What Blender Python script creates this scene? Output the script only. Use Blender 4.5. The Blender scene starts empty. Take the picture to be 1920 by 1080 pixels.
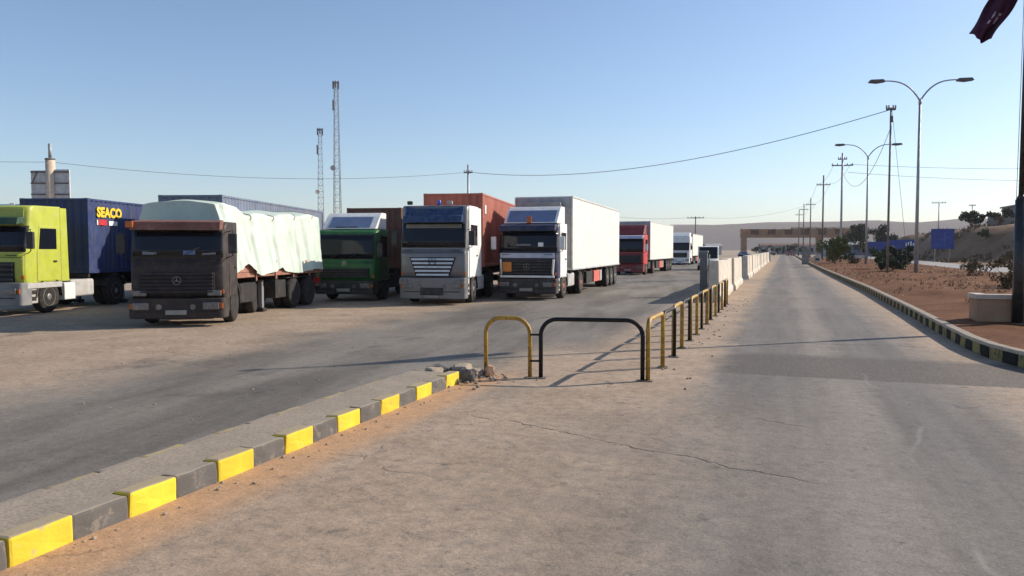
import bpy, bmesh, math, random
from mathutils import Vector, Matrix, noise as mnoise
R = math.radians
random.seed(7)
S = bpy.context.scene
COL = S.collection

# ------------------------------------------------------------------ camera, sky, sun, exposure
cam_d = bpy.data.cameras.new('camera')
cam = bpy.data.objects.new('camera', cam_d); COL.objects.link(cam)
cam.location = (0, 0, 2.0)
cam.rotation_euler = (R(90 - 2.8427), 0, R(19.356))
cam_d.sensor_width = 36.0
cam_d.lens = 36.0 * 1450.0 / 1920.0
cam_d.clip_start = 0.1; cam_d.clip_end = 20000
S.camera = cam

SUN = Vector((0.671, 0.547, 0.50)).normalized()
elev = math.asin(SUN.z)
world = bpy.data.worlds.new('World'); S.world = world; world.use_nodes = True
wn = world.node_tree; wn.nodes.clear()
w_out = wn.nodes.new('ShaderNodeOutputWorld'); w_bg = wn.nodes.new('ShaderNodeBackground')
w_sky = wn.nodes.new('ShaderNodeTexSky'); w_sky.sky_type = 'NISHITA'; w_sky.sun_disc = False
w_sky.sun_elevation = elev; w_sky.sun_rotation = math.atan2(SUN.x, SUN.y)
w_sky.altitude = 600; w_sky.air_density = 1.0; w_sky.dust_density = 1.1; w_sky.ozone_density = 3.0
w_bg.inputs['Strength'].default_value = 0.125
wn.links.new(w_sky.outputs[0], w_bg.inputs[0]); wn.links.new(w_bg.outputs[0], w_out.inputs[0])
sd = bpy.data.lights.new('sun', 'SUN'); sd.energy = 4.7; sd.angle = R(0.53); sd.color = (1.0, 0.90, 0.77)
so = bpy.data.objects.new('sun', sd); COL.objects.link(so)
so.rotation_euler = (-SUN).to_track_quat('-Z', 'Y').to_euler()
so.location = (60, 45, 50)
S.view_settings.view_transform = 'Standard'; S.view_settings.look = 'None'
S.view_settings.gamma = 1.0; S.view_settings.use_curve_mapping = False
S.view_settings.exposure = 0.34
S.render.engine = 'CYCLES'
S.cycles.use_denoising = True
S.cycles.volume_bounces = 0
S.cycles.max_bounces = 8

# ------------------------------------------------------------------ node helper
class NT:
    def __init__(s, name):
        s.m = bpy.data.materials.new(name); s.m.use_nodes = True
        s.t = s.m.node_tree; s.t.nodes.clear()
        s.out = s.t.nodes.new('ShaderNodeOutputMaterial')
        s.b = s.t.nodes.new('ShaderNodeBsdfPrincipled')
        s.t.links.new(s.b.outputs[0], s.out.inputs[0])
    def n(s, k): return s.t.nodes.new(k)
    def set(s, sock, v):
        if isinstance(v, bpy.types.NodeSocket): s.t.links.new(v, sock)
        elif v is not None:
            if sock.type == 'RGBA' and len(v) == 3: v = (*v, 1)
            sock.default_value = v
    def pos(s):
        if not hasattr(s, '_p'): s._p = s.n('ShaderNodeTexCoord').outputs['Object']
        return s._p
    def sep(s, v):
        k = s.n('ShaderNodeSeparateXYZ'); s.set(k.inputs[0], v); return k.outputs[0], k.outputs[1], k.outputs[2]
    def vec(s, x, y, z):
        k = s.n('ShaderNodeCombineXYZ'); s.set(k.inputs[0], x); s.set(k.inputs[1], y); s.set(k.inputs[2], z); return k.outputs[0]
    def ma(s, op, a, b=None, c=None):
        k = s.n('ShaderNodeMath'); k.operation = op
        s.set(k.inputs[0], a); s.set(k.inputs[1], b); s.set(k.inputs[2], c); return k.outputs[0]
    def noise(s, v, sc, det=3, ro=.55, dist=0):
        k = s.n('ShaderNodeTexNoise'); s.set(k.inputs['Vector'], v)
        k.inputs['Scale'].default_value = sc; k.inputs['Detail'].default_value = det
        k.inputs['Roughness'].default_value = ro; k.inputs['Distortion'].default_value = dist
        return k.outputs['Fac']
    def vor(s, v, sc, feat='F1'):
        k = s.n('ShaderNodeTexVoronoi'); k.feature = feat; s.set(k.inputs['Vector'], v)
        k.inputs['Scale'].default_value = sc; return k.outputs['Distance']
    def sm(s, v, lo, hi, a=0., b=1.):
        k = s.n('ShaderNodeMapRange'); k.interpolation_type = 'SMOOTHSTEP'
        s.set(k.inputs[0], v)
        rev = lo > hi
        if rev: lo, hi, a, b = hi, lo, b, a
        s.set(k.inputs[1], lo); s.set(k.inputs[2], hi); s.set(k.inputs[3], a); s.set(k.inputs[4], b); return k.outputs[0]
    def mix(s, f, a, b, mode='MIX'):
        k = s.n('ShaderNodeMix'); k.data_type = 'RGBA'; k.blend_type = mode
        s.set(k.inputs[0], f); s.set(k.inputs[6], a); s.set(k.inputs[7], b); return k.outputs[2]
    def bump(s, h, st, d=.02):
        k = s.n('ShaderNodeBump'); k.inputs['Strength'].default_value = st; k.inputs['Distance'].default_value = d
        s.set(k.inputs['Height'], h); s.t.links.new(k.outputs[0], s.b.inputs['Normal'])
    def fin(s, col, ro=.7, me=0, spec=None):
        s.set(s.b.inputs['Base Color'], col); s.set(s.b.inputs['Roughness'], ro); s.set(s.b.inputs['Metallic'], me)
        if spec is not None: s.set(s.b.inputs['Specular IOR Level'], spec)
        return s.m

DUST = (0.36, 0.28, 0.20)
def M(name, col, ro=.6, me=0., var=.18, sc=2.5, dust=.15, dustc=DUST, bump=0., bsc=20, spec=None, streak=None):
    t = NT(name); p = t.pos()
    a = t.noise(p, sc, 5, .6)
    dk = tuple(c * (1 - var) for c in col); lt = tuple(min(1, c * (1 + var)) for c in col)
    c = t.mix(t.sm(a, .3, .7), dk, lt)
    if dust:
        d = t.noise(p, sc * 1.7, 6, .65, .4)
        c = t.mix(t.ma('MULTIPLY', t.sm(d, .42, .75), min(1., dust * 2.2)), c, dustc)
        ro_s = t.sm(d, .4, .7, ro, min(1, ro + .3))
    else: ro_s = ro
    if streak:
        x_, y_, z_ = t.sep(p)
        q = t.noise(t.vec(t.ma('MULTIPLY', x_, 3.), t.ma('MULTIPLY', y_, 3.), t.ma('MULTIPLY', z_, .35)), 1.6, 5, .65)
        q2 = t.noise(p, .9, 5, .7)
        c = t.mix(t.ma('MULTIPLY', t.ma('MULTIPLY', t.sm(q, .48, .70), t.sm(q2, .35, .6)), streak[1]), c, streak[0])
    if bump: t.bump(t.noise(p, bsc, 4), bump, .02)
    return t.fin(c, ro_s, me, spec)

# paints etc.
m_black = M('black_plastic', (.022, .022, .024), .55, dust=.10)
m_chassis = M('chassis_grime', (.014, .013, .013), .8, dust=.06)
m_tyre = M('tyre_rubber', (.016, .015, .015), .9, dust=.12, dustc=(.2, .16, .12), sc=5)
m_rim = M('rim_grey_steel', (.22, .215, .21), .45, .4, dust=.3)
m_rimred = M('rim_red_steel', (.42, .12, .08), .5, .1, dust=.3)
m_glass = M('dark_cab_glass', (.008, .010, .016), .05, var=.05, dust=0, spec=.35)
m_lime = M('lime_paint', (.44, .48, .06), .32, dust=.10, var=.08)
m_limed = M('lime_shade_panel', (.36, .40, .06), .4, dust=.1, var=.1)
m_grey = M('grey_plastic', (.20, .20, .205), .6, dust=.15)
m_lgrey = M('pale_grey_panel', (.42, .41, .40), .55, dust=.2)
m_white = M('white_paint', (.78, .77, .74), .38, var=.06, dust=.12)
m_silver = M('silver_paint', (.19, .19, .195), .34, .35, var=.08, dust=.10)
m_chrome = M('bright_slat', (.62, .61, .60), .28, .6, var=.08, dust=.1)
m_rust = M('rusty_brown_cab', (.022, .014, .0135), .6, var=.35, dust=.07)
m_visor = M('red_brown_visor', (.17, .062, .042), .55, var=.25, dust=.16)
m_board = M('red_brown_boards', (.31, .125, .085), .75, var=.35, dust=.25, sc=5)
m_green = M('green_paint', (.011, .115, .026), .42, var=.15, dust=.08)
m_dkgreen = M('dark_green_paint_and_door_shade', (.012, .05, .022), .5, var=.15, dust=.06)
m_navy = M('navy_paint', (.014, .018, .055), .35, var=.12, dust=.07)
m_nvblue = M('navy_roof_panel', (.025, .05, .12), .25, var=.1, dust=.05)
m_bluegrey = M('blue_grey_paint_and_sky_sheen', (.13, .18, .30), .3, var=.1, dust=.1)
m_paleblue = M('silver_blue_band', (.42, .46, .58), .35, .1, var=.1, dust=.12)
m_red = M('red_paint', (.50, .035, .03), .4, var=.15, dust=.08)
m_dkred = M('dark_red_paint', (.20, .02, .025), .45, var=.15, dust=.08)
m_contblue = M('container_blue', (.016, .036, .125), .5, var=.18, dust=.06, sc=1.4, streak=((.10, .06, .045), .45))
m_contgrey = M('container_grey_blue', (.15, .19, .27), .55, var=.15, dust=.14, sc=1.4, streak=((.12, .07, .045), .5))
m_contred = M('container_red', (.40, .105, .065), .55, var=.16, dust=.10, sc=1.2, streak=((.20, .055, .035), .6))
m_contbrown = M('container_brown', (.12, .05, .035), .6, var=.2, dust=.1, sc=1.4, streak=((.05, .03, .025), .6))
m_yel_let = M('yellow_lettering', (.85, .55, .02), .5, dust=.05, var=.05)
m_red_let = M('red_lettering', (.55, .03, .04), .5, dust=0)
m_reefer = M('reefer_cream', (.76, .74, .67), .42, var=.04, dust=.10, sc=.7, streak=((.48, .43, .34), .38))
m_reefront = M('reefer_front_grey', (.33, .33, .34), .5, dust=.15)
m_alu = M('aluminium_trim', (.60, .60, .58), .4, .5, dust=.1)
m_redbox = M('red_side_guard', (.60, .11, .08), .5, dust=.15)
m_amber = M('amber_lens', (.42, .10, .015), .25, dust=.05)
m_orange = M('orange_plate', (.60, .20, .03), .5, dust=.1)
m_lens = M('headlight_lens', (.16, .16, .165), .12, .2, dust=.15)
m_plate = M('number_plate', (.30, .29, .26), .5, dust=.2)
m_cyan = M('cyan_paint', (.06, .46, .56), .45, dust=.1)
m_curtain = M('cloth_trim', (.20, .18, .15), .9, dust=.1)

# ------------------------------------------------------------------ mesh helper
class MB:
    def __init__(s): s.bm = bmesh.new()
    def _xf(s, vs, mat):
        if mat is not None:
            for v in vs: v.co = mat @ v.co
    def box(s, x0, x1, y0, y1, z0, z1, bev=0, seg=2, mat=None):
        return s.prism([(y0, z0), (y1, z0), (y1, z1), (y0, z1)], x0, x1, bev, seg, mat)
    def prism(s, poly, x0, x1, bev=0, seg=2, mat=None, axis='x'):
        bm = s.bm
        mk = {'x': lambda a, b, t: (t, a, b), 'y': lambda a, b, t: (a, t, b), 'z': lambda a, b, t: (a, b, t)}[axis]
        A = [bm.verts.new(mk(a, b, x0)) for a, b in poly]; B = [bm.verts.new(mk(a, b, x1)) for a, b in poly]
        fs = [bm.faces.new(A), bm.faces.new(B[::-1])]
        n = len(poly)
        for i in range(n): fs.append(bm.faces.new((A[(i + 1) % n], A[i], B[i], B[(i + 1) % n])))
        bmesh.ops.recalc_face_normals(bm, faces=fs)
        vs = A + B
        if bev:
            es = list({e for f in fs for e in f.edges})
            r = bmesh.ops.bevel(bm, geom=es, offset=bev, segments=seg, profile=.6, affect='EDGES', clamp_overlap=True)
            vs = list({v for f in r['faces'] for v in f.verts} | {v for v in vs if v.is_valid})
        s._xf(vs, mat)
        return s
    def tube(s, pts, r, seg=8, cap=True, r1=None):
        bm = s.bm; pts = [Vector(p) for p in pts]; rings = []
        n = len(pts); prev = None
        for i, p in enumerate(pts):
            d = (pts[min(i + 1, n - 1)] - pts[max(i - 1, 0)]).normalized()
            ref = prev if prev is not None else (Vector((0, 0, 1)) if abs(d.z) < .9 else Vector((1, 0, 0)))
            a = (ref - d * ref.dot(d))
            if a.length < 1e-4: a = d.orthogonal()
            a.normalize(); b = d.cross(a); prev = a
            rr = r if r1 is None else r + (r1 - r) * i / max(1, n - 1)
            rings.append([bm.verts.new(p + (a * math.cos(2 * math.pi * k / seg) + b * math.sin(2 * math.pi * k / seg)) * rr) for k in range(seg)])
        for A, B in zip(rings, rings[1:]):
            for k in range(seg):
                f = bm.faces.new((A[k], A[(k + 1) % seg], B[(k + 1) % seg], B[k])); f.smooth = True
        if cap: bm.faces.new(rings[0][::-1]); bm.faces.new(rings[-1])
        return s
    def lathe(s, prof, axis=(1, 0, 0), c=(0, 0, 0), seg=24):
        """prof: list of (t along axis, radius)"""
        bm = s.bm; ax = Vector(axis).normalized(); a = ax.orthogonal().normalized(); b = ax.cross(a); c = Vector(c)
        rings = []
        for t, r in prof:
            rings.append([bm.verts.new(c + ax * t + (a * math.cos(2 * math.pi * k / seg) + b * math.sin(2 * math.pi * k / seg)) * max(r, 1e-4)) for k in range(seg)])
        for A, B in zip(rings, rings[1:]):
            for k in range(seg):
                f = bm.faces.new((A[k], A[(k + 1) % seg], B[(k + 1) % seg], B[k])); f.smooth = True
        bm.faces.new(rings[0][::-1]); bm.faces.new(rings[-1])
        return s
    def grid(s, nx, ny, fn, smooth=False):
        bm = s.bm
        V = [[bm.verts.new(fn(i / nx, j / ny)) for j in range(ny + 1)] for i in range(nx + 1)]
        for i in range(nx):
            for j in range(ny):
                f = bm.faces.new((V[i][j], V[i + 1][j], V[i + 1][j + 1], V[i][j + 1])); f.smooth = smooth
        return s
    def poly(s, pts):
        s.bm.faces.new([s.bm.verts.new(p) for p in pts]); return s
    def leaf(s, c, size, up=.3):
        d = Vector((random.uniform(-1, 1), random.uniform(-1, 1), random.uniform(-.6, 1))).normalized()
        u = d.orthogonal().normalized(); w = d.cross(u); a = random.uniform(0, 6.28)
        u, w = u * math.cos(a) + w * math.sin(a), w * math.cos(a) - u * math.sin(a)
        bm = s.bm; q = [bm.verts.new(c + u * size * .5), bm.verts.new(c + w * size * .28), bm.verts.new(c - u * size * .5), bm.verts.new(c - w * size * .28)]
        bm.faces.new(q); return s
    def mesh(s, name, mats):
        bmesh.ops.recalc_face_normals(s.bm, faces=s.bm.faces[:]) if len(s.bm.faces) < 4000 else None
        me = bpy.data.meshes.new(name); s.bm.to_mesh(me); s.bm.free()
        for m in (mats if isinstance(mats, (list, tuple)) else [mats]): me.materials.append(m)
        return me
    def build(s, name, mats, parent=None, loc=(0, 0, 0), rot=(0, 0, 0)):
        return link(name, s.mesh(name, mats), parent, loc, rot)

def link(name, data, parent=None, loc=(0, 0, 0), rot=(0, 0, 0)):
    o = bpy.data.objects.new(name, data); COL.objects.link(o); o.parent = parent; o.location = loc; o.rotation_euler = rot
    return o
def tag(o, label, cat, group=None, kind=None):
    o['label'] = label; o['category'] = cat
    if group: o['group'] = group
    if kind: o['kind'] = kind
    return o
def thing(name, label, cat, loc=(0, 0, 0), rz=0, group=None):
    return tag(link(name, None, None, loc, (0, 0, rz)), label, cat, group)
def struct(o):
    o['kind'] = 'structure'; return o
def copy_tree(o, parent=None):
    c = o.copy(); COL.objects.link(c); c.parent = parent
    for ch in o.children: copy_tree(ch, c)
    return c

# ------------------------------------------------------------------ ground, paving, roads
def paving_mat():
    t = NT('worn_asphalt_and_sand'); p = t.pos(); x, y, z = t.sep(p)
    w1 = t.ma('SUBTRACT', t.noise(p, .33, 4), .5)
    w2 = t.ma('SUBTRACT', t.noise(p, 1.5, 5, .6), .5)
    wob = t.ma('ADD', t.ma('MULTIPLY', w1, 3.2), t.ma('MULTIPLY', w2, 1.5))
    xs = t.ma('ADD', x, wob)
    xs2 = t.ma('ADD', x, t.ma('MULTIPLY', w2, .9))
    near = t.sm(y, 12.5, 8.5)
    island = t.sm(x, -4.9, -4.8)                         # 1 on the road side
    road = t.mix(near, t.vec(*[t.sm(x, -2.3, -2.0)] * 3), t.vec(*[island] * 3))
    # asphalt tone
    streak = t.noise(t.vec(t.ma('MULTIPLY', x, 1.3), t.ma('MULTIPLY', y, .09), 0.), 1.6, 4, .6)
    big = t.noise(p, .22, 4, .6)
    grain = t.noise(p, 75, 4, .8)
    mid = t.noise(p, 7, 5, .7)
    asp = t.mix(t.sm(streak, .3, .72), (.128, .117, .106), (.212, .193, .172))
    asp = t.mix(t.ma('MULTIPLY', t.sm(big, .35, .7), .5), asp, (.245, .217, .187))
    # polished, rubber-darkened wheel tracks and a dusty crown between them
    def band(c, w): return t.sm(t.ma('ABSOLUTE', t.ma('SUBTRACT', xs2, c)), w, 0.)
    tr = t.ma('ADD', band(-.25, .75), band(1.75, .8))
    asp = t.mix(t.ma('MULTIPLY', tr, t.sm(y, 3, 12, .18, .42)), asp, (.135, .128, .122))
    asp = t.mix(t.ma('MULTIPLY', band(.72, .55), .45), asp, (.30, .262, .222))
    # lot asphalt: cooler grey with dark oily streaks
    lst = t.noise(t.vec(t.ma('MULTIPLY', t.ma('ADD', x, t.ma('MULTIPLY', y, .12)), 1.), t.ma('MULTIPLY', y, .16), 3.), .9, 5, .62)
    lot = t.mix(t.sm(lst, .33, .68), (.118, .106, .092), (.208, .188, .160))
    lot = t.mix(t.ma('MULTIPLY', t.sm(big, .45, .7), .45), lot, (.26, .235, .20))
    oil = t.noise(t.vec(t.ma('MULTIPLY', x, .9), t.ma('MULTIPLY', y, .35), 9.), 1.4, 5, .65)
    lot = t.mix(t.ma('MULTIPLY', t.sm(oil, .60, .72), .7), lot, (.07, .066, .062))
    base = t.mix(t.sm(t.sep(road)[0], .2, .8), lot, asp)
    # sand
    sandc = t.mix(t.sm(t.noise(p, .8, 5, .6), .3, .7), (.335, .245, .168), (.43, .325, .235))
    sl_far = t.sm(xs2, -.75, -1.45)
    sl_near = t.ma('MULTIPLY', t.sm(xs, 1.2, -3.6), .9)
    sl = t.ma('MULTIPLY', t.ma('ADD', t.ma('MULTIPLY', sl_far, t.ma('SUBTRACT', 1., near)), t.ma('MULTIPLY', sl_near, near)), t.sm(xs2, -4.3, -3.0, 0., 1.))
    sl = t.ma('MAXIMUM', sl, t.ma('MULTIPLY', t.ma('MULTIPLY', sl_near, near), island))
    hoop = t.ma('MULTIPLY', t.sm(xs2, -5.3, -3.9), t.ma('MULTIPLY', t.sm(xs2, -1., -1.7), t.ma('MULTIPLY', t.sm(y, 9.5, 11.), t.sm(t.ma('ADD', y, t.ma('MULTIPLY', w2, 3.)), 17., 13.5))))
    sr = t.sm(xs2, 1.9, 3.4)
    lotdust = t.ma('MULTIPLY', t.sm(t.ma('ADD', t.ma('ADD', x, t.ma('MULTIPLY', w1, 5.)), t.ma('MULTIPLY', y, .04)), -8.3, -11.2), t.ma('SUBTRACT', 1., island))
    lotdust = t.ma('MULTIPLY', lotdust, .92)
    sand = t.ma('MAXIMUM', t.ma('MAXIMUM', sl, sr), t.ma('MAXIMUM', hoop, lotdust))
    sand = t.ma('MULTIPLY', sand, t.sm(mid, .25, .62, .62, 1.))
    col = t.mix(sand, base, sandc)
    st2 = t.noise(t.vec(t.ma('MULTIPLY', x, .55), t.ma('MULTIPLY', y, .45), 21.), 1.1, 6, .68)
    col = t.mix(t.ma('MULTIPLY', t.ma('MULTIPLY', t.sm(st2, .57, .70), t.sm(x, -5.2, -6.5)), .55), col, (.085, .075, .066))
    # orange sand swept against the left kerb
    ok = t.ma('MULTIPLY', t.sm(t.ma('ADD', x, t.ma('MULTIPLY', w2, .30)), -3.82, -4.22), t.ma('MULTIPLY', t.sm(y, 12.2, 10.9), island))
    col = t.mix(t.ma('MULTIPLY', ok, .92), col, (.47, .285, .16))
    # coarse dark patch across the lane
    yy = t.ma('ADD', y, t.ma('MULTIPLY', w2, .10))
    pa = t.ma('MULTIPLY', t.ma('MULTIPLY', t.sm(yy, 12.86, 12.92), t.sm(yy, 15.9, 15.2)), t.sm(xs2, -1.2, -.6))
    speck = t.noise(p, 24, 3, .7)
    pc = t.mix(t.sm(speck, .38, .62), (.066, .060, .056), (.145, .126, .109))
    col = t.mix(t.ma('MULTIPLY', pa, .80), col, pc)
    # thin dark lines across: cracks, joints, and first the flagpole's shadow painted in
    nz = t.ma('SUBTRACT', t.noise(t.vec(x, t.ma('MULTIPLY', y, .2), 0.), .7, 5, .6), .5)
    w4 = t.ma('SUBTRACT', t.noise(p, 5.5, 4, .7), .5)
    cr = None
    for y0, k, w, lo, hi in ((17.6, .03, .055, -1.2, 3.4), (16.9, .22, .03, -3.2, 1.2), (22.8, .0, .05, -1., 3.4), (27.5, .02, .09, -.8, 2.8), (34., .0, .08, -1., 3.2), (47., 0., .12, -.9, 3.),
                             (7.15, -.42, .030, -3.4, .2), (12.2, .02, .02, -4.2, -2.)):  # last: thin dark line behind the wide black hoop
        d = t.ma('ABSOLUTE', t.ma('SUBTRACT', t.ma('SUBTRACT', y, t.ma('MULTIPLY', x, k)), t.ma('ADD', t.ma('ADD', y0, t.ma('MULTIPLY', nz, .9)), t.ma('MULTIPLY', w4, .16))))
        c = t.ma('MULTIPLY', t.sm(d, w, w * .25), t.ma('MULTIPLY', t.sm(x, lo - .2, lo + .2), t.sm(x, hi + .3, hi - .3)))
        cr = c if cr is None else t.ma('MAXIMUM', cr, c)
    pv = t.vec(t.ma('ADD', x, t.ma('MULTIPLY', w2, 1.1)), t.ma('ADD', y, t.ma('MULTIPLY', w1, 1.6)), 0.)
    vc = t.ma('MULTIPLY', t.sm(t.vor(pv, .42, 'DISTANCE_TO_EDGE'), .013, .003), t.sm(t.noise(p, .5, 3), .52, .62))
    cr = t.ma('MAXIMUM', cr, t.ma('MULTIPLY', vc, .45))
    cr = t.ma('MULTIPLY', cr, t.sm(t.noise(p, 2.6, 4, .65), .40, .56, .12, 1.))
    col = t.mix(t.ma('MULTIPLY', cr, .62), col, (.06, .053, .048))
    # dark pits and stains, grain
    pits = t.sm(t.noise(p, 4.2, 6, .74), .57, .67)
    col = t.mix(t.ma('MULTIPLY', pits, .55), col, (.095, .083, .074))
    pit2 = t.ma('MULTIPLY', t.sm(t.noise(p, 21, 3, .65), .61, .70), t.sm(t.noise(p, .9, 3), .38, .6))
    col = t.mix(t.ma('MULTIPLY', pit2, .8), col, (.07, .06, .055))
    col = t.mix(1., col, t.mix(t.sm(grain, .25, .75), (.76, .76, .76), (1.20, 1.20, 1.20)), 'MULTIPLY')
    col = t.mix(1., col, t.mix(t.sm(mid, .25, .75), (.85, .85, .85), (1.11, 1.105, 1.10)), 'MULTIPLY')
    dr = t.vor(t.vec(t.ma('ADD', x, t.ma('MULTIPLY', w2, .3)), t.ma('ADD', y, t.ma('MULTIPLY', w1, .4)), 0.), 1.15)
    drip = t.ma('MULTIPLY', t.sm(dr, .085, .03), t.sm(t.noise(p, .45, 2), .5, .62))
    col = t.mix(t.ma('MULTIPLY', drip, .55), col, (.075, .066, .058))
    lump_ = t.noise(p, 34, 3, .75)
    col = t.mix(1., col, t.mix(t.sm(lump_, .3, .7), (.84, .84, .84), (1.14, 1.13, 1.12)), 'MULTIPLY')
    # pale scuffs along the driving line
    sc = t.ma('SUBTRACT', x, t.ma('ADD', 1.15, t.ma('MULTIPLY', t.ma('SUBTRACT', t.noise(t.vec(0., y, 4.), .33, 2), .5), 1.7)))
    scf = t.ma('MULTIPLY', t.sm(t.ma('ABSOLUTE', sc), .045, .0), t.ma('MULTIPLY', t.sm(t.noise(t.vec(x, y, 8.), .8, 3), .5, .6), t.sm(y, 15, 12)))
    col = t.mix(t.ma('MULTIPLY', scf, .18), col, (.5, .46, .42))
    h = t.ma('ADD', t.ma('MULTIPLY', grain, .35), t.ma('ADD', mid, t.ma('MULTIPLY', cr, -1.5)))
    t.bump(h, .55, .018)
    return t.fin(col, .88, 0, .25)
m_pave = paving_mat()

def dirt_mat(name, c1, c2, c3, sc=.5, bst=.8):
    t = NT(name); p = t.pos()
    a = t.noise(p, sc, 6, .65); b = t.noise(p, sc * 9, 5, .7); g = t.noise(p, 40, 2)
    c = t.mix(t.sm(a, .3, .7), c1, c2)
    c = t.mix(t.ma('MULTIPLY', t.sm(b, .5, .72), .7), c, c3)
    c = t.mix(1., c, t.mix(t.sm(g, .3, .7), (.8, .8, .8), (1.15, 1.15, 1.15)), 'MULTIPLY')
    t.bump(t.ma('ADD', b, t.ma('MULTIPLY', g, .3)), bst, .06)
    return t.fin(c, .95, 0, .15)
m_ground = dirt_mat('dry_pale_ground', (.31, .24, .175), (.40, .32, .235), (.24, .185, .13), .05)
m_median = dirt_mat('red_brown_earth', (.12, .044, .016), (.195, .086, .037), (.06, .028, .014), .8)
m_mound = dirt_mat('tan_embankment_earth', (.19, .105, .058), (.27, .17, .10), (.075, .055, .03), .2)
m_hill = dirt_mat('far_hill_earth', (.105, .082, .07), (.145, .115, .095), (.08, .066, .055), .004)
m_road2 = M('pale_worn_asphalt', (.31, .30, .285), .9, var=.12, sc=.6, dust=.2, spec=.2)

b = MB(); n = 28
rad = [0, 40, 120, 350, 900, 1800, 3300]
def gfn(i, j):
    return None
g = MB(); rings = []
for r_ in rad[1:]:
    rings.append([g.bm.verts.new((r_ * math.cos(a * 2 * math.pi / 48), r_ * math.sin(a * 2 * math.pi / 48), -.03)) for a in range(48)])
g.bm.faces.new(rings[0])
for A, B in zip(rings, rings[1:]):
    for k in range(48): g.bm.faces.new((A[k], A[(k + 1) % 48], B[(k + 1) % 48], B[k]))
struct(g.build('ground', m_ground))

lot = MB()
lot.poly([(-75, -14, 0), (-5.0, -14, 0), (-5.0, 10.6, 0), (-2.0, 11.3, 0), (-2.0, 175, 0), (-75, 175, 0)])
struct(lot.build('lorry_park', m_pave))
kl = [(3.3, 300), (3.3, 108), (3.45, 70), (3.72, 40), (3.62, 27), (3.52, 20.5), (3.5, 17.6), (3.6, 16.2), (3.85, 15.1), (4.3, 14.25), (5.0, 13.7), (6.0, 13.45), (12.0, 13.3)]
rd = MB()
rd.poly([(-5.0, -14, 0), (14, -14, 0), (14, 13.2, 0)] + [(a + .02, b_, 0) for a, b_ in kl[::-1]] + [(-2.0, 300, 0), (-2.0, 11.3, 0), (-5.0, 10.6, 0)])
struct(rd.build('main_road', m_pave))

# median of bare earth behind the right kerb
def kx(y):
    for (x1, y1), (x0, y0) in zip(kl, kl[1:]):
        if y0 <= y <= y1: return x0 + (x1 - x0) * (y - y0) / (y1 - y0)
    return kl[0][0]
def med_z(x, y):
    e = min(max((x - kx(max(y, 13.6)) - .15) / 1.5, 0), 1); e2 = min(max((16.3 - x) / 2., 0), 1)
    v = mnoise.noise(Vector((x * .35, y * .35, 1))) * .12 + mnoise.noise(Vector((x * 1.3, y * 1.3, 4))) * .05 + mnoise.noise(Vector((x * .1, y * .08, 9))) * .2
    return .205 + (v + .10) * e * e2 - .06 * (1 - e2)
md = MB()
def mfn(u, v):
    y = 13.75 + (170 - 13.75) * v ** 2.0
    x0 = kx(y) + .15; x = x0 + (16.3 - x0) * u
    return (x, y, med_z(x, y))
md.grid(46, 190, mfn, True)
struct(md.build('median_earth', m_median))
r2 = MB()
r2.poly([(16.3, -20, .12), (22.0, -20, .12), (22.0, 330, .12), (16.3, 330, .12)])
struct(r2.build('side_road', m_road2))
# side verge and embankment
def mound_z(x, y):
    w = mnoise.noise(Vector((x * .05, y * .04, 2))) * 5
    fo_ = 25.5 - 3.2 * min(1, max(0, (y - 130) / 60)); w = max(-2., w * .5)
    s_ = min(max((x - fo_ - w) / 9.5, 0), 1); s_ = s_ * s_ * (3 - 2 * s_)
    e = min(max((y - 104 - w * 2) / 24, 0), 1); e = e * e * (3 - 2 * e)
    v = mnoise.noise(Vector((x * .12, y * .12, 7))) * .7 + mnoise.noise(Vector((x * .45, y * .45, 3))) * .25
    return -.2 + .3 * min(1, (x - 22) / 2) + (5.8 + v) * s_ * e * (1 - .25 * min(1, max(0, (y - 200) / 150)))
mo = MB()
mo.grid(70, 80, lambda u, v: (22.05 + 160 * u ** 1.8, 10 + 400 * v ** 1.2, mound_z(22.05 + 160 * u ** 1.8, 10 + 400 * v ** 1.2)), True)
struct(mo.build('embankment', m_mound))
# far hills
hl = MB()
def hfn(u, v):
    a = R(-75 + 190 * u); r_ = 2050 + 900 * v
    h = 90 + 9 * mnoise.noise(Vector((u * 14, 1, 0))) + 5 * mnoise.noise(Vector((u * 45, 2, 0))) + 12 * mnoise.noise(Vector((u * 4.3, 5, 0)))
    z = h * (math.sin(min(v / .62, 1) * math.pi / 2) ** 1.3) if v < .62 else h * (1 - .5 * (v - .62) / .38)
    z += 7 * mnoise.noise(Vector((u * 60, v * 7, 3))) * min(1, v * 3)
    return (r_ * math.sin(-a + R(20)), r_ * math.cos(-a + R(20)), z - 2)
hl.grid(160, 14, hfn, True)
struct(hl.build('hills', m_hill))

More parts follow.
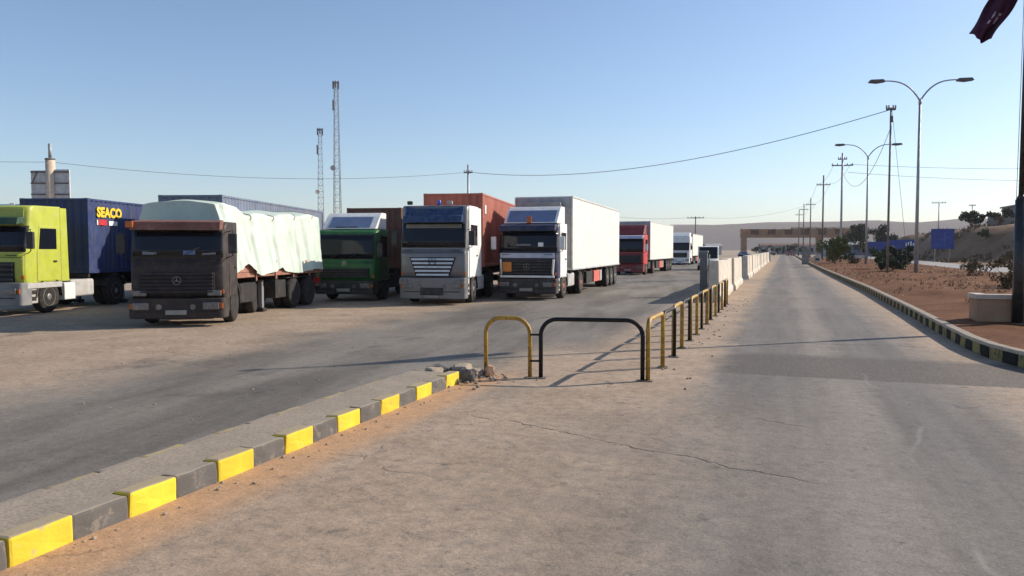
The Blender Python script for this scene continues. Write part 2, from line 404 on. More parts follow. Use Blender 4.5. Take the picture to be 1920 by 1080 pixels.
# ------------------------------------------------------------------ left traffic island with yellow and grey kerb stones
def stone_mat(name, c, c2, wear, thr=.55, top=.9):
    t = NT(name); p = t.pos()
    w = t.noise(p, 9, 5, .65); b_ = t.noise(p, 2.2, 3)
    oi = t.n('ShaderNodeObjectInfo').outputs['Random']
    w = t.noise(t.vec(*[t.ma('ADD', q, t.ma('MULTIPLY', oi, 31.)) for q in t.sep(p)]), 9, 5, .65)
    c_ = t.mix(t.sm(b_, .3, .7), c, tuple(k * .86 for k in c))
    c_ = t.mix(t.ma('MULTIPLY', t.sm(w, thr, thr + .1), wear), c_, c2)
    c_ = t.mix(1., c_, t.mix(t.ma('ADD', .0, oi), (.86, .86, .86), (1.08, 1.06, 1.02)), 'MULTIPLY')
    nz_ = t.sep(t.n('ShaderNodeNewGeometry').outputs['Normal'])[2]
    du = t.ma('MULTIPLY', t.sm(t.ma('ADD', nz_, t.ma('MULTIPLY', t.ma('SUBTRACT', w, .5), .9)), .62, .85), top)
    c_ = t.mix(du, c_, (.30, .25, .195))
    t.bump(t.noise(p, 30, 4), .35, .010)
    return t.fin(c_, .85, 0, .2)
m_kyel = stone_mat('yellow_kerb_paint', (.78, .57, .05), (.40, .34, .25), .75, .60)
m_kgrey = stone_mat('grey_kerb_concrete', (.145, .134, .124), (.30, .25, .20), .6)
m_kfade = stone_mat('faded_yellow_kerb', (.43, .34, .13), (.33, .27, .20), 1., .45, .25)
m_ktop = dirt_mat('dusty_concrete_fill', (.27, .225, .175), (.33, .275, .215), (.255, .21, .165), 1.6, .05)
isl = struct(MB().box(-5.28, -4.735, -3, 10.5, -.02, .168).build('traffic_island', m_ktop))
def stone_mesh(w, l, h, seed, mat, bev=.022):
    q = MB().box(-w / 2, w / 2, -l / 2, l / 2, -.03, h, bev, 2)
    bmesh.ops.subdivide_edges(q.bm, edges=[e for e in q.bm.edges if e.calc_length() > .12], cuts=2, use_grid_fill=True)
    for v in q.bm.verts:
        k = mnoise.noise_vector(Vector((v.co.x * 7 + seed * 3.7, v.co.y * 7, v.co.z * 7)))
        v.co += Vector((k.x * .012, k.y * .004, k.z * .009))
    return q.mesh('kerb_stone', mat)
ky = [stone_mesh(.165, .470, .185, i, m_kyel) for i in range(4)]
kg = [stone_mesh(.165, .470, .178, i + 9, m_kgrey) for i in range(4)]
kf = [stone_mesh(.15, .476, .150, i + 20, m_kfade, .035) for i in range(3)] + [stone_mesh(.15, .476, .150, 33, m_kgrey, .035)]
for i in range(-13, 15):
    yc = 3.45 + .4775 * i + .24
    me = (ky if i % 2 == 0 else kg)[i % 4]
    st = link('kerb_stone', me, isl, (-4.652 + random.uniform(-.008, .008), yc, random.uniform(-.006, .006)), (random.uniform(-.01, .01), random.uniform(-.02, .02), random.uniform(-.012, .012)))
    if i < 14: link('kerb_stone', kf[3 if i % 2 else i % 3], isl, (-5.365 + random.uniform(-.012, .012), yc, random.uniform(-.01, .0)), (0, random.uniform(-.03, .03), random.uniform(-.015, .015)))

# right kerb: short black and cream stones with a pale cap
m_kblack = stone_mat('black_kerb_paint', (.020, .019, .018), (.10, .08, .06), .45, .6)
m_kcream = stone_mat('dirty_cream_kerb_paint', (.31, .25, .10), (.10, .08, .06), .9, .52)
m_kcap = stone_mat('pale_kerb_cap', (.50, .43, .34), (.36, .28, .20), .7)
rk = struct(link('right_kerb', None))
pts = []
for (x1, y1), (x0, y0) in zip(kl[::-1], kl[::-1][1:]):
    L = math.hypot(x0 - x1, y0 - y1); k = max(1, int(L / .05))
    pts += [(x1 + (x0 - x1) * i / k, y1 + (y0 - y1) * i / k) for i in range(k)]
acc = 0; marks = [pts[0]]
for a, b_ in zip(pts, pts[1:]):
    acc += math.hypot(b_[0] - a[0], b_[1] - a[1])
    if acc >= .5: marks.append(b_); acc = 0
mk = {c: [stone_mesh(.17, .488, .215, 40 + i + 5 * c, (m_kblack, m_kcream)[c], .018) for i in range(3)] for c in (0, 1)}
mcap = [stone_mesh(.185, .492, .035, 60 + i, m_kcap, .012) for i in range(2)]
far_b, far_c = MB(), MB()
for i, (a, b_) in enumerate(zip(marks, marks[1:])):
    ang = math.atan2(b_[1] - a[1], b_[0] - a[0]) - math.pi / 2
    cx, cy = (a[0] + b_[0]) / 2, (a[1] + b_[1]) / 2
    nx, ny = math.sin(ang + math.pi / 2), -math.cos(ang + math.pi / 2)
    cx += nx * .085; cy += ny * .085
    if i < 130:
        link('kerb_stone', mk[i % 2][i % 3], rk, (cx, cy, 0), (0, random.uniform(-.02, .02), ang))
        link('cap_stone', mcap[i % 2], rk, (cx + nx * .008, cy + ny * .008, .238), (0, 0, ang))
    else:
        mt = Matrix.Translation((cx, cy, 0)) @ Matrix.Rotation(ang, 4, 'Z')
        (far_b if (i // 1) % 2 else far_c).box(-.085, .085, -.245, .245, -.03, .24, mat=mt)
for q, m_, nm in ((far_b, m_kblack, 'far_black_stones'), (far_c, m_kcream, 'far_cream_stones')):
    o = q.build(nm, m_, rk); o['kind'] = 'stuff'

# ------------------------------------------------------------------ hoop barriers
m_hyel = M('chipped_yellow_hoop_paint', (.42, .24, .03), .5, var=.25, sc=7, dust=.36, dustc=(.11, .055, .035))
m_hblk = M('black_hoop_paint', (.007, .007, .008), .5, var=.2, sc=7, dust=.10, dustc=(.05, .035, .028), spec=.3)
m_foot = M('base_plate_steel', (.10, .085, .07), .8, dust=.4)
def hoop_path(L, h, r):
    p = [(0, 0, -.02), (0, 0, h - r)]
    for k in range(1, 9):
        a = k / 8 * math.pi / 2; p.append((r - r * math.cos(a), 0, h - r + r * math.sin(a)))
    q = [(L - x, 0, z_) for x, _, z_ in p[::-1]]
    return p + q
def hoop(name, label, L, h, r, rad, m_, loc, rz, group=None, plates=True):
    o = thing(name, label, 'barrier', loc, rz, group)
    MB().tube(hoop_path(L, h, r), rad, 12).build('bent_tube', m_, o)
    if plates:
        for xx in (0, L): MB().box(xx - .085, xx + .085, -.085, .085, .002, .014, .004, 1).build('base_plate', m_foot, o)
    return o
hy = hoop('hoop_barrier', 'small yellow arch barrier beside the broken end of the kerb', .72, .93, .25, .033, m_hyel, (-4.43, 11.36, .0), R(4))
hb = hoop('hoop_barrier', 'wide black hoop barrier facing the camera between the yellow arch and the road', 1.56, .925, .25, .033, m_hblk, (-3.54, 11.43, 0), R(9.5))
for z_ in (.27, .68): MB().tube([(-.165, -.02, z_), (0, 0, z_)], .016, 8).build('link_bar', m_hblk, hb)
ys = [11.72, 13.2, 14.6, 15.95, 17.3, 18.6, 19.95, 21.3, 22.65, 24., 25.35, 26.7, 28.05, 29.3]
ordn = ['first', 'second', 'third', 'fourth', 'fifth', 'sixth', 'seventh']
for i, (a, b_) in enumerate(zip(ys, ys[1:])):
    yel = i % 2 == 0
    lab = f"{ordn[i // 2]} {'yellow' if yel else 'black'} hoop barrier counted from the near end of the row along the road"
    hoop('hoop_barrier', lab, b_ - a - .10, .93 + random.uniform(-.012, .012), .16, .035 if yel else .03, m_hyel if yel else m_hblk,
         (-1.925 + random.uniform(-.015, .015), a, 0), R(90 + random.uniform(-1.2, 1.2)), 'hoop barriers in the row along the road')

# broken concrete lumps at the end of the kerb
m_lump = M('broken_concrete', (.33, .27, .21), .9, var=.25, sc=6, dust=.35, bump=.6, bsc=25)
m_lumpo = M('orange_clay_lump', (.50, .31, .19), .9, var=.2, sc=6, dust=.2, bump=.5, bsc=25)
m_lumpd = M('dark_asphalt_lump', (.10, .09, .085), .9, var=.25, sc=6, dust=.25, bump=.6, bsc=25)
def rock(size, seed, mat):
    q = bmesh.new(); bmesh.ops.create_icosphere(q, subdivisions=3, radius=1)
    for v in q.verts:
        d = v.co.normalized()
        k = 1 + .5 * mnoise.noise(d * 1.3 + Vector((seed * 9.1, 0, 0))) + .22 * mnoise.noise(d * 3.2 + Vector((0, seed * 5.3, 0)))
        for ax in ((1, .2, .1), (-.6, .8, 0), (.1, -1, .3), (0, .2, 1), (-.3, -.4, .9)):
            a = Vector(ax).normalized(); e = d.dot(a) * k
            if e > .62: k *= .62 / e
        v.co = d * k; v.co.x *= size[0]; v.co.y *= size[1]; v.co.z *= size[2]
    mb = MB(); mb.bm.free(); mb.bm = q
    return mb.mesh('rock', mat)
lumps = [((-4.55, 10.82, .09), (.20, .17, .14), m_lumpd, 'dark broken lump leaning on the last yellow kerb stone'),
         ((-4.80, 11.25, .10), (.24, .2, .15), m_lump, 'large pale concrete lump left of the yellow arch'),
         ((-5.15, 11.15, .09), (.20, .22, .14), m_lumpd, 'dark concrete lump at the back left of the rubble'),
         ((-4.52, 11.20, .07), (.14, .12, .11), m_lump, 'small pale lump between the kerb end and the yellow arch'),
         ((-4.34, 11.28, .10), (.10, .09, .14), m_lumpo, 'orange clay lump standing at the foot of the yellow arch'),
         ((-5.35, 10.85, .06), (.17, .15, .1), m_lump, 'flat grey lump beside the faded left kerb stones'),
         ((-4.95, 11.62, .06), (.16, .13, .1), m_lumpo, 'flat tan lump behind the rest of the rubble'),
         ((-4.72, 10.98, .05), (.1, .12, .08), m_lumpo, 'fist sized tan lump in the middle of the rubble'),
         ((-5.05, 10.75, .12), (.2, .14, .12), m_lump, 'grey broken slab lump on the end of the island')]
for i, (l_, s_, m_, lab) in enumerate(lumps):
    tag(link('rubble_lump', rock(s_, i + 1, m_), None, l_, (0, 0, i * 1.3)), lab, 'rubble', 'rubble at the broken kerb end')
gr = MB()
for i in range(420):
    r_ = random.random()
    if r_ < .30: c = Vector((random.gauss(-4.75, .4), random.gauss(11.1, .35), 0)); s_ = random.uniform(.012, .045)
    elif r_ < .42: c = Vector((-4.52 + abs(random.gauss(0, .14)), random.uniform(2.5, 11), 0)); s_ = random.uniform(.006, .02)
    elif r_ < .62: c = Vector((random.uniform(-1.9, -1.2), random.uniform(11, 40), 0)); s_ = random.uniform(.01, .03)
    else: c = Vector((random.uniform(-16, -6), random.uniform(7, 24), 0)); s_ = random.uniform(.006, .02)
    k = bmesh.ops.create_icosphere(gr.bm, subdivisions=1, radius=s_)
    for v in k['verts']: v.co = Vector((v.co.x * random.uniform(.8, 1.3), v.co.y, v.co.z * .7)) + c + Vector((0, 0, s_ * .4))
o = gr.build('gravel', m_lump); o['kind'] = 'stuff'; o['label'] = 'loose grit and crumbs scattered on the paving'

# ------------------------------------------------------------------ concrete barriers along the road
m_conc = M('whitewashed_concrete', (.58, .525, .44), .85, var=.16, sc=1.5, dust=.35, bump=.3, bsc=12)
def barrier_mesh(L, h):
    pr = [(-.28, 0), (.28, 0), (.28, .22), (.20, .34), (.17, h), (-.17, h), (-.20, .34), (-.28, .22)]
    return MB().prism(pr, 0, L, .02, 1, axis='y').mesh('concrete_barrier', m_conc)
bm1 = barrier_mesh(2.985, 1.58); bm2 = barrier_mesh(2.985, 1.55)
y = 30.2; i = 0
while y < 132:
    gap = 47.9 < y < 51.5
    if not gap:
        lab = 'tall white concrete barrier in the row along the left edge of the road'
        if y > 51: lab = 'white concrete barrier in the far part of the row beyond the dark gap'
        ow = ['', 'second', 'third', 'fourth', 'fifth', 'sixth', '', 'first', 'second', 'third', 'fourth', 'fifth', 'sixth'] + [''] * 40
        if ow[i] and i < 6: lab = f'{ow[i]} tall white concrete barrier counted from the near end of the row'
        if ow[i] and i > 6: lab = f'{ow[i]} white concrete barrier beyond the dark gap in the row'
        if i == 0: lab = 'nearest white concrete barrier, its dark end face beside the last hoop barriers'
        o = link('concrete_barrier', (bm1, bm2)[i % 3 == 1], None, (-2.50 + random.uniform(-.05, .05), y, 0), (0, 0, random.uniform(-.012, .012)))
        tag(o, lab, 'barrier', 'concrete barriers along the road')
        for zz in (.55,):
            for yy in (.55, 2.35): MB().box(.165, .195, yy, yy + .10, zz, zz + .06, .008, 1).build('lifting_slot', m_chassis, o)
    y += 3.0; i += 1
tag(MB().prism([(-.25, 0), (.25, 0), (.2, 2.3), (-.2, 2.3)], 0, .5, .02, 1, axis='y').build('concrete_post', m_conc, None, (-2.3, 134, 0)), 'tall pale concrete post at the far end of the white barriers', 'post')
gp = thing('gate_post', 'dark grey steel gate post standing left of the nearest white barrier', 'post', (-3.22, 33.9, 0))
MB().box(-.15, .15, -.15, .15, 0, 1.86, .02).build('post_body', M('dark_grey_steel', (.13, .13, .135), .6, dust=.2), gp)
MB().box(-.18, .18, -.18, .18, 1.862, 1.95, .02).build('post_cap', m_grey, gp)
MB().tube([(.22, 0, .3), (.22, 0, 1.8)], .03).build('hinge_bar', m_grey, gp)
MB().box(-.25, .25, -.23, .23, .0, .06, .01).build('base_plate', m_foot, gp)

# ------------------------------------------------------------------ lorries
tyre_me = MB().lathe([(-.14, .30), (-.15, .44), (-.12, .495), (-.05, .51), (.05, .51), (.12, .495), (.15, .44), (.14, .30)], seg=28).mesh('wheel', m_tyre)
def rim_mesh(m_):
    q = MB().lathe([(.02, .30), (.135, .305), (.145, .285), (.06, .24), (.05, .15), (.12, .13), (.15, .09), (.15, .0)], seg=24)
    for k in range(10):
        a = k * math.pi / 5; q.lathe([(.05, .018), (.085, .018), (.085, .0)], c=(0, .19 * math.cos(a), .19 * math.sin(a)), seg=6)
    return q.mesh('rim', m_)
rim_me = {m_.name: rim_mesh(m_) for m_ in (m_rim, m_rimred, m_lgrey, m_chassis)}
def wheel(par, x, y, m_=None, inner=False):
    s_ = 1 if x > 0 else -1
    w = link('wheel', tyre_me, par, (x, y, .51), (0, 0, 0 if s_ > 0 else math.pi))
    if m_ is not None: link('rim', rim_me[m_.name], w)
    return w
def star(par, y, z, r, m_):
    q = MB()
    q.tube([(r * .93 * math.cos(a * math.pi / 12), y, z + r * .93 * math.sin(a * math.pi / 12)) for a in range(25)], r * .075, 6, cap=False)
    for k in range(3):
        a = R(90 + 120 * k); q.prism([(math.cos(a) * r * .93, math.sin(a) * r * .93), (math.cos(a + 1.3) * r * .14, math.sin(a + 1.3) * r * .14), (math.cos(a - 1.3) * r * .14, math.sin(a - 1.3) * r * .14)], -.012, .004, axis='y', mat=Matrix.Translation((0, y - .006, z)))
    return q.build('star_emblem', m_, par)

def cab(par, W, L, zr, zs, zt, zb=.82, body=m_white, front=None, lean=.16, roofm=None, rim=m_rim, doorm=None, wax=1.35, glass_in=.08, mirror=m_black, visor=None, defl=None, defl_h=.5, chassis_len=6.1, axles=(4.9,), tank=m_grey, door_y=(.32, 1.34), side_win=True, sidefl=None, curtain=False, flen=.48, nosem=None):
    h = W / 2; front = front or body; doorm = doorm or body; door_y = (max(door_y[0], .41 + lean), max(door_y[1], L - .18))
    pr = [(.02, zb), (.0, zb + .25), (.03, zs), (.03 + lean, zt), (.16 + lean, zr - .07), (.32 + lean, zr), (L, zr + .02), (L, zb)]
    RC = .34; ye = .03 + lean + RC + .03
    MB().prism([(ye, zb), (ye, zr), (L, zr + .02), (L, zb)], -h, h, .04, 3).build('cab_shell', body, par)
    prof = [(.05, zb), (.012, zb + .12), (.0, zb + .3), (.012, (zb + zs) / 2 + .15), (.03, zs), (.03 + lean * .5, (zs + zt) / 2), (.03 + lean, zt), (.06 + lean, zt + (zr - zt) * .45), (.12 + lean, zr - .07), (.20 + lean, zr - .02), (.32 + lean, zr)]
    def yf(z_):
        for (ya, za), (yb, zb_) in zip(prof, prof[1:]):
            if z_ <= zb_: return ya + (yb - ya) * max(0, (z_ - za) / (zb_ - za))
        return prof[-1][0]
    def surf(x, z_, o_=0.):
        f = min(1, abs(x) / h); return yf(z_) + RC * (1 - (1 - f ** 6) ** (1 / 6)) - o_
    def xs_(u, w): return w * math.sin((u - .5) * math.pi) ** 1 if False else w * (1 - (1 - abs(2 * u - 1)) ** 1.9) * (1 if u > .5 else -1)
    zl = []
    for (ya, za), (yb, zb_) in zip(prof, prof[1:]): zl += [za, (za + zb_) / 2]
    zl += [zr, zr - .003]
    ns = MB(); NX = 30; NZ = len(zl) - 1
    def nfn(u, v):
        k = round(v * NZ); i_ = round(u * NX)
        z_ = zl[k]; hn = h - .004
        if i_ in (0, NX) or k == NZ: return ((-hn if i_ <= 0 else hn if i_ >= NX else xs_((i_ - 1) / (NX - 2), hn)), ye + .03, z_)
        x = xs_((i_ - 1) / (NX - 2), hn); return (x, min(surf(x, z_), ye + .03), z_)
    ns.grid(NX, NZ, nfn, True); ns.build('nose_shell', nosem or body, par)
    def skin(z0, z1, w, o_, th=.03, nx=22, nz=4):
        q = MB()
        F_ = [[q.bm.verts.new((xs_(i_ / nx, w), surf(xs_(i_ / nx, w), z0 + (z1 - z0) * k / nz, o_), z0 + (z1 - z0) * k / nz)) for k in range(nz + 1)] for i_ in range(nx + 1)]
        B_ = [[q.bm.verts.new(v.co + Vector((0, th, 0))) for v in c_] for c_ in F_]
        for i_ in range(nx):
            for k in range(nz): q.bm.faces.new((F_[i_][k], F_[i_ + 1][k], F_[i_ + 1][k + 1], F_[i_][k + 1])).smooth = True
        for k in range(nz):
            for e in (0, nx): q.bm.faces.new((F_[e][k], F_[e][k + 1], B_[e][k + 1], B_[e][k]))
        for i_ in range(nx):
            for e in (0, nz): q.bm.faces.new((F_[i_][e], F_[i_ + 1][e], B_[i_ + 1][e], B_[i_][e]))
        return q
    hh_ = h
    def on(z_): return yf(z_)
    # curved windscreen in its rubber surround
    skin(zs + .01, zt + .01, h - glass_in * .7 + .005, .012).build('screen_rubber', m_black, par)
    skin(zs + .05, zt - .03, h - glass_in * .7 - .035, .020).build('windscreen', m_glass, par)
    if curtain:
        skin(zt - .20, zt - .05, h - .2, .024, .01).build('fringe', m_curtain, par)
    for x0 in (-.55, .2):
        MB().tube([(x0 - .1, on(zs) - .035, zs + .02), (x0 + .35, on(zs + .3) - .045, zs + .26)], .009, 6).build('wiper', m_black, par)
    # lower front panel
    skin(zb + .02, zs - .05, h - .05, .014).build('front_panel', front, par)
    skin(zs - .165, zs - .15, h - .06, .018, .01, nz=1).build('panel_seam', m_black, par)
    for s_ in (-1, 1):
        MB().box(s_ * (h - .085) - .05, s_ * (h - .085) + .05, .045, .14, zb + .12, zb + .24, .012, 1).build('corner_lamp', m_amber, par)
        MB().tube([(s_ * (h - .2), -.02, zs - .1), (s_ * (h - .2), -.06, zs - .1), (s_ * (h - .5), -.06, zs - .1), (s_ * (h - .5), -.02, zs - .1)], .012, 6).build('grab_handle', m_black, par)
    h = hh_
    # doors with window, handle, seams
    for s_ in (-1, 1):
        x0, x1 = s_ * (h - .01), s_ * (h + .014)
        d = MB().prism([(door_y[0], zb + .04), (door_y[0] + .02, zs), (door_y[0] + .14, zt + .02), (door_y[1], zt + .02), (door_y[1], zb + .04)], x0, x1, .012, 1).build('door', doorm, par)
        if side_win:
            x2 = s_ * (h + .024)
            MB().prism([(door_y[0] + .09, zs + .09), (door_y[0] + .18, zt - .05), (door_y[1] - .08, zt - .05), (door_y[1] - .08, zs + .09)], x0, x2, .012, 1).build('side_window', m_glass, d)
        MB().box(min(s_ * (h + .01), s_ * (h + .045)), max(s_ * (h + .01), s_ * (h + .045)), door_y[1] - .26, door_y[1] - .10, zs - .32, zs - .26, .008, 1).build('handle', m_black, d)
        # mirror
        mx = s_ * (h + .20)
        m_ = MB().box(mx - .11, mx + .11, .02, .13, zs + .10, zs + .62, .03, 2).build('mirror', mirror, par)
        MB().tube([(s_ * h, .25, zs + .66), (mx, .08, zs + .70), (mx, .08, zs + .04), (s_ * h, .25, zs - .02)], .016, 6).build('mirror_arm', m_black, m_)
        # front wheel arch, mudguard and steps
        q = MB(); arc = [(wax + .66 * math.cos(a), .51 + .64 * math.sin(a)) for a in [R(k) for k in range(0, 181, 15)]]
        inn = [(wax + .60 * math.cos(a), .51 + .58 * math.sin(a)) for a in [R(k) for k in range(180, -1, -15)]]
        q.prism(arc + inn, s_ * (h - .34), s_ * (h + .006)).build('wheel_arch', m_black, par)
        st = MB().box(min(s_ * (h - .26), s_ * (h - .02)), max(s_ * (h - .26), s_ * (h - .02)), .22, .66, .34, zb - .01, .025).build('step_box', tank, par)
        for zz in (.42, .62):
            MB().box(min(s_ * (h - .1), s_ * (h - .01)), max(s_ * (h - .1), s_ * (h - .01)), .30, .58, zz, zz + .13, .01, 1).build('step_recess', m_chassis, st)
        wheel(par, s_ * (h - .16), wax, rim)
        for k, ay in enumerate(axles):
            wheel(par, s_ * (h - .16), ay, rim); wheel(par, s_ * (h - .50), ay)
            q = MB(); arc = [(ay + .66 * math.cos(a), .51 + .62 * math.sin(a)) for a in [R(v) for v in range(20, 161, 14)]]
            inn = [(ay + .63 * math.cos(a), .51 + .59 * math.sin(a)) for a in [R(v) for v in range(160, 19, -14)]]
            q.prism(arc + inn, s_ * (h - .66), s_ * (h - .01)).build('mudguard', m_black, par)
        MB().box(min(s_ * (h - .62), s_ * (h - .06)), max(s_ * (h - .62), s_ * (h - .06)), 2.35, 3.65, .42, 1.0, .09, 3).build('fuel_tank', tank, par)
        if sidefl:
            MB().prism([(L - .05, zb), (L - .05, zr - .02), (L + flen, zr - .02), (L + flen + .07, zb)], s_ * (h - .03), s_ * (h + .012), .01, 1).build('side_fairing', sidefl, par)
    fr = MB()
    for x0 in (-.46, .38): fr.box(x0, x0 + .08, .35, chassis_len, .70, .96)
    for yy in (.5, 2.2, 3.9, chassis_len - .15): fr.box(-.38, .38, yy, yy + .1, .74, .92)
    fr.box(-.45, .45, .4, 1.9, .55, .82); fr.box(-.5, .5, wax - .08, wax + .08, .42, .58)
    for ay in axles: fr.box(-.9, .9, ay - .08, ay + .08, .42, .60)
    fr.lathe([(0, .45), (.06, .45)], axis=(0, 0, 1), c=(0, axles[0] - .1, 1.0), seg=20)
    fr.build('chassis_frame', m_chassis, par)
    MB().tube([(-h + .35, L + .25, .6), (-h + .35, L + .25, zr - .3)], .07, 10).build('exhaust_stack', m_chassis, par)
    if visor is not None:
        zv = zt + .02
        MB().prism([(.03 + lean - .30, zv - .02), (.03 + lean - .22, zv + .20), (.22 + lean, zv + .26), (.06 + lean, zv + .0)], -h + .07, h - .07, .02, 2).build('sun_visor', visor, par)
    if defl is not None:
        zz = zr + .025
        MB().prism([(.45, zz), (.52, zz + .06), (1.05, zz + defl_h * .8), (1.25, zz + defl_h), (L, zz + defl_h), (L, zz)], -h + .10, h - .10, .06, 3).build('roof_deflector', defl, par)

def bumper(par, W, z0, z1, m_, lights=True, y0=-.16, plate=True, fog=True):
    h = W / 2
    pl_ = []
    for k in range(25):
        u = k / 24; x = h * (1 - (1 - abs(2 * u - 1)) ** 1.9) * (1 if u > .5 else -1)
        pl_.append((x, y0 + .30 * (1 - (1 - min(1, abs(x) / h) ** 6) ** (1 / 6))))
    q = MB(); q.prism(pl_ + [(h, .36), (-h, .36)], z0, z1, .028, 2, axis='z')
    o = q.build('bumper', m_, par)
    MB().box(-h + .2, h - .2, y0 - .006, y0 + .02, z0 + (z1 - z0) * .32, z0 + (z1 - z0) * .36).build('bumper_seam', m_chassis, o)
    if lights:
        for s_ in (-1, 1):
            c = s_ * (h - .34); zc = z0 + (z1 - z0) * .62
            MB().box(c - .20, c + .20, y0 - .034, y0 + .06, zc - .09, zc + .09, .02).build('headlight', m_lens, o)
            MB().box(s_ * (h - .09) - .04, s_ * (h - .09) + .04, y0 + .02, y0 + .12, zc - .07, zc + .07, .015).build('indicator', m_amber, o)
            if fog: MB().lathe([(0, .07), (.05, .075), (.06, .0)][::-1], axis=(0, 1, 0), c=(s_ * (h - .78), y0 - .04, zc - .02), seg=14).build('fog_lamp', m_lens, o)
    if plate: MB().box(-.26, .26, y0 - .035, y0 + .05, z0 + .10, z0 + .22, .006, 1).build('number_plate', m_plate, o)
    return o
def grille(par, x0, x1, z0, z1, n, m_slat, m_back=m_black, y=-.03, taper=0., th=.45):
    bk = MB().prism([(x0 + taper, z0), (x1 - taper, z0), (x1, z1), (x0, z1)], y - .004, y + .05, .01, 1, axis='y').build('grille', m_back, par)
    p = (z1 - z0) / n
    for k in range(n):
        za = z0 + p * k + p * (1 - th) / 2; f = (za - z0) / (z1 - z0)
        a, b_ = x0 + taper * (1 - f) + .03, x1 - taper * (1 - f) - .03
        MB().prism([(y - .045, za), (y - .01, za - .01), (y - .01, za + p * th + .01), (y - .03, za + p * th)], a, b_, .006, 1).build('grille_slat', m_slat, bk)
    return bk

def corrugate(x, y0, y1, z0, z1, mat_sign, pitch=.28, dep=.036):
    """side panel at plane x, corrugated along y"""
    q = MB(); prof = []; y = y0; i = 0
    while y < y1 - .01:
        for f, d in ((0, 0), (.26, 0), (.5, 1), (.76, 1)):
            yy = y + f * pitch
            if yy < y1: prof.append((yy, d * dep))
        y += pitch
    prof.append((y1, 0))
    A = [q.bm.verts.new((x - mat_sign * d, yy, z0)) for yy, d in prof]; B = [q.bm.verts.new((x - mat_sign * d, yy, z1)) for yy, d in prof]
    for k in range(len(prof) - 1): q.bm.faces.new((A[k], A[k + 1], B[k + 1], B[k]))
    return q
def container(label, m_, loc, rz, L=12.19, H=2.59, W=2.44, extra=None):
    o = thing('shipping_container', label, 'container', loc, rz); h = W / 2
    for s_ in (-1, 1): corrugate(s_ * (h - .012), .1, L - .1, .12, H - .08, s_).build('side_panel', m_, o)
    q = corrugate(0, -h + .1, h - .1, .12, H - .08, -1)
    for v in q.bm.verts: v.co = Vector((v.co.y, .012 + v.co.x, v.co.z))
    q.build('front_panel', m_, o)
    MB().box(-h + .08, h - .08, L - .06, L - .02, .12, H - .08).build('door_panel', m_, o)
    MB().box(-h + .05, h - .05, .05, L - .05, H - .045, H - .02).build('roof_panel', m_, o)
    MB().box(-h + .05, h - .05, .05, L - .05, .06, .12).build('floor_frame', m_chassis, o)
    for sx in (-1, 1):
        for yy in (0, L - .12):
            x0, x1 = sorted((sx * h, sx * (h - .12)))
            MB().box(x0, x1, yy, yy + .12, .12, H - .12, .008, 1).build('corner_post', m_, o)
            for z0 in (0, H - .118):
                x0, x1 = sorted((sx * (h + .003), sx * (h - .16)))
                MB().box(x0, x1, yy - .003 if yy == 0 else yy - .05, yy + .17 if yy == 0 else yy + .123, z0, z0 + .118, .01, 1).build('corner_casting', m_, o)
        x0, x1 = sorted((sx * h, sx * (h - .06)))
        MB().box(x0, x1, .17, L - .17, H - .08, H - .01, .005, 1).build('top_rail', m_, o)
        MB().box(x0, x1, .17, L - .17, .0, .14, .005, 1).build('bottom_rail', m_, o)
    MB().box(-h + .16, h - .16, 0, .06, H - .09, H - .008, .005, 1).build('top_rail', m_, o)
    MB().box(-h + .16, h - .16, 0, .06, .0, .14, .005, 1).build('bottom_rail', m_, o)
    return o
def text(par, s_, size, x, y, z, m_, name='lettering', rz=R(90), bold=.012, sx=1.):
    c = bpy.data.curves.new(name, 'FONT'); c.body = s_; c.size = size; c.extrude = .004; c.offset = bold; c.resolution_u = 3
    t_ = bpy.data.objects.new('tmp', c); COL.objects.link(t_)
    dg = bpy.context.evaluated_depsgraph_get(); me = bpy.data.meshes.new_from_object(t_.evaluated_get(dg))
    bpy.data.objects.remove(t_); me.materials.clear(); me.materials.append(m_)
    o = link(name, me, par, (x, y, z), (R(90), 0, rz)); o.scale = (sx, 1, 1); return o
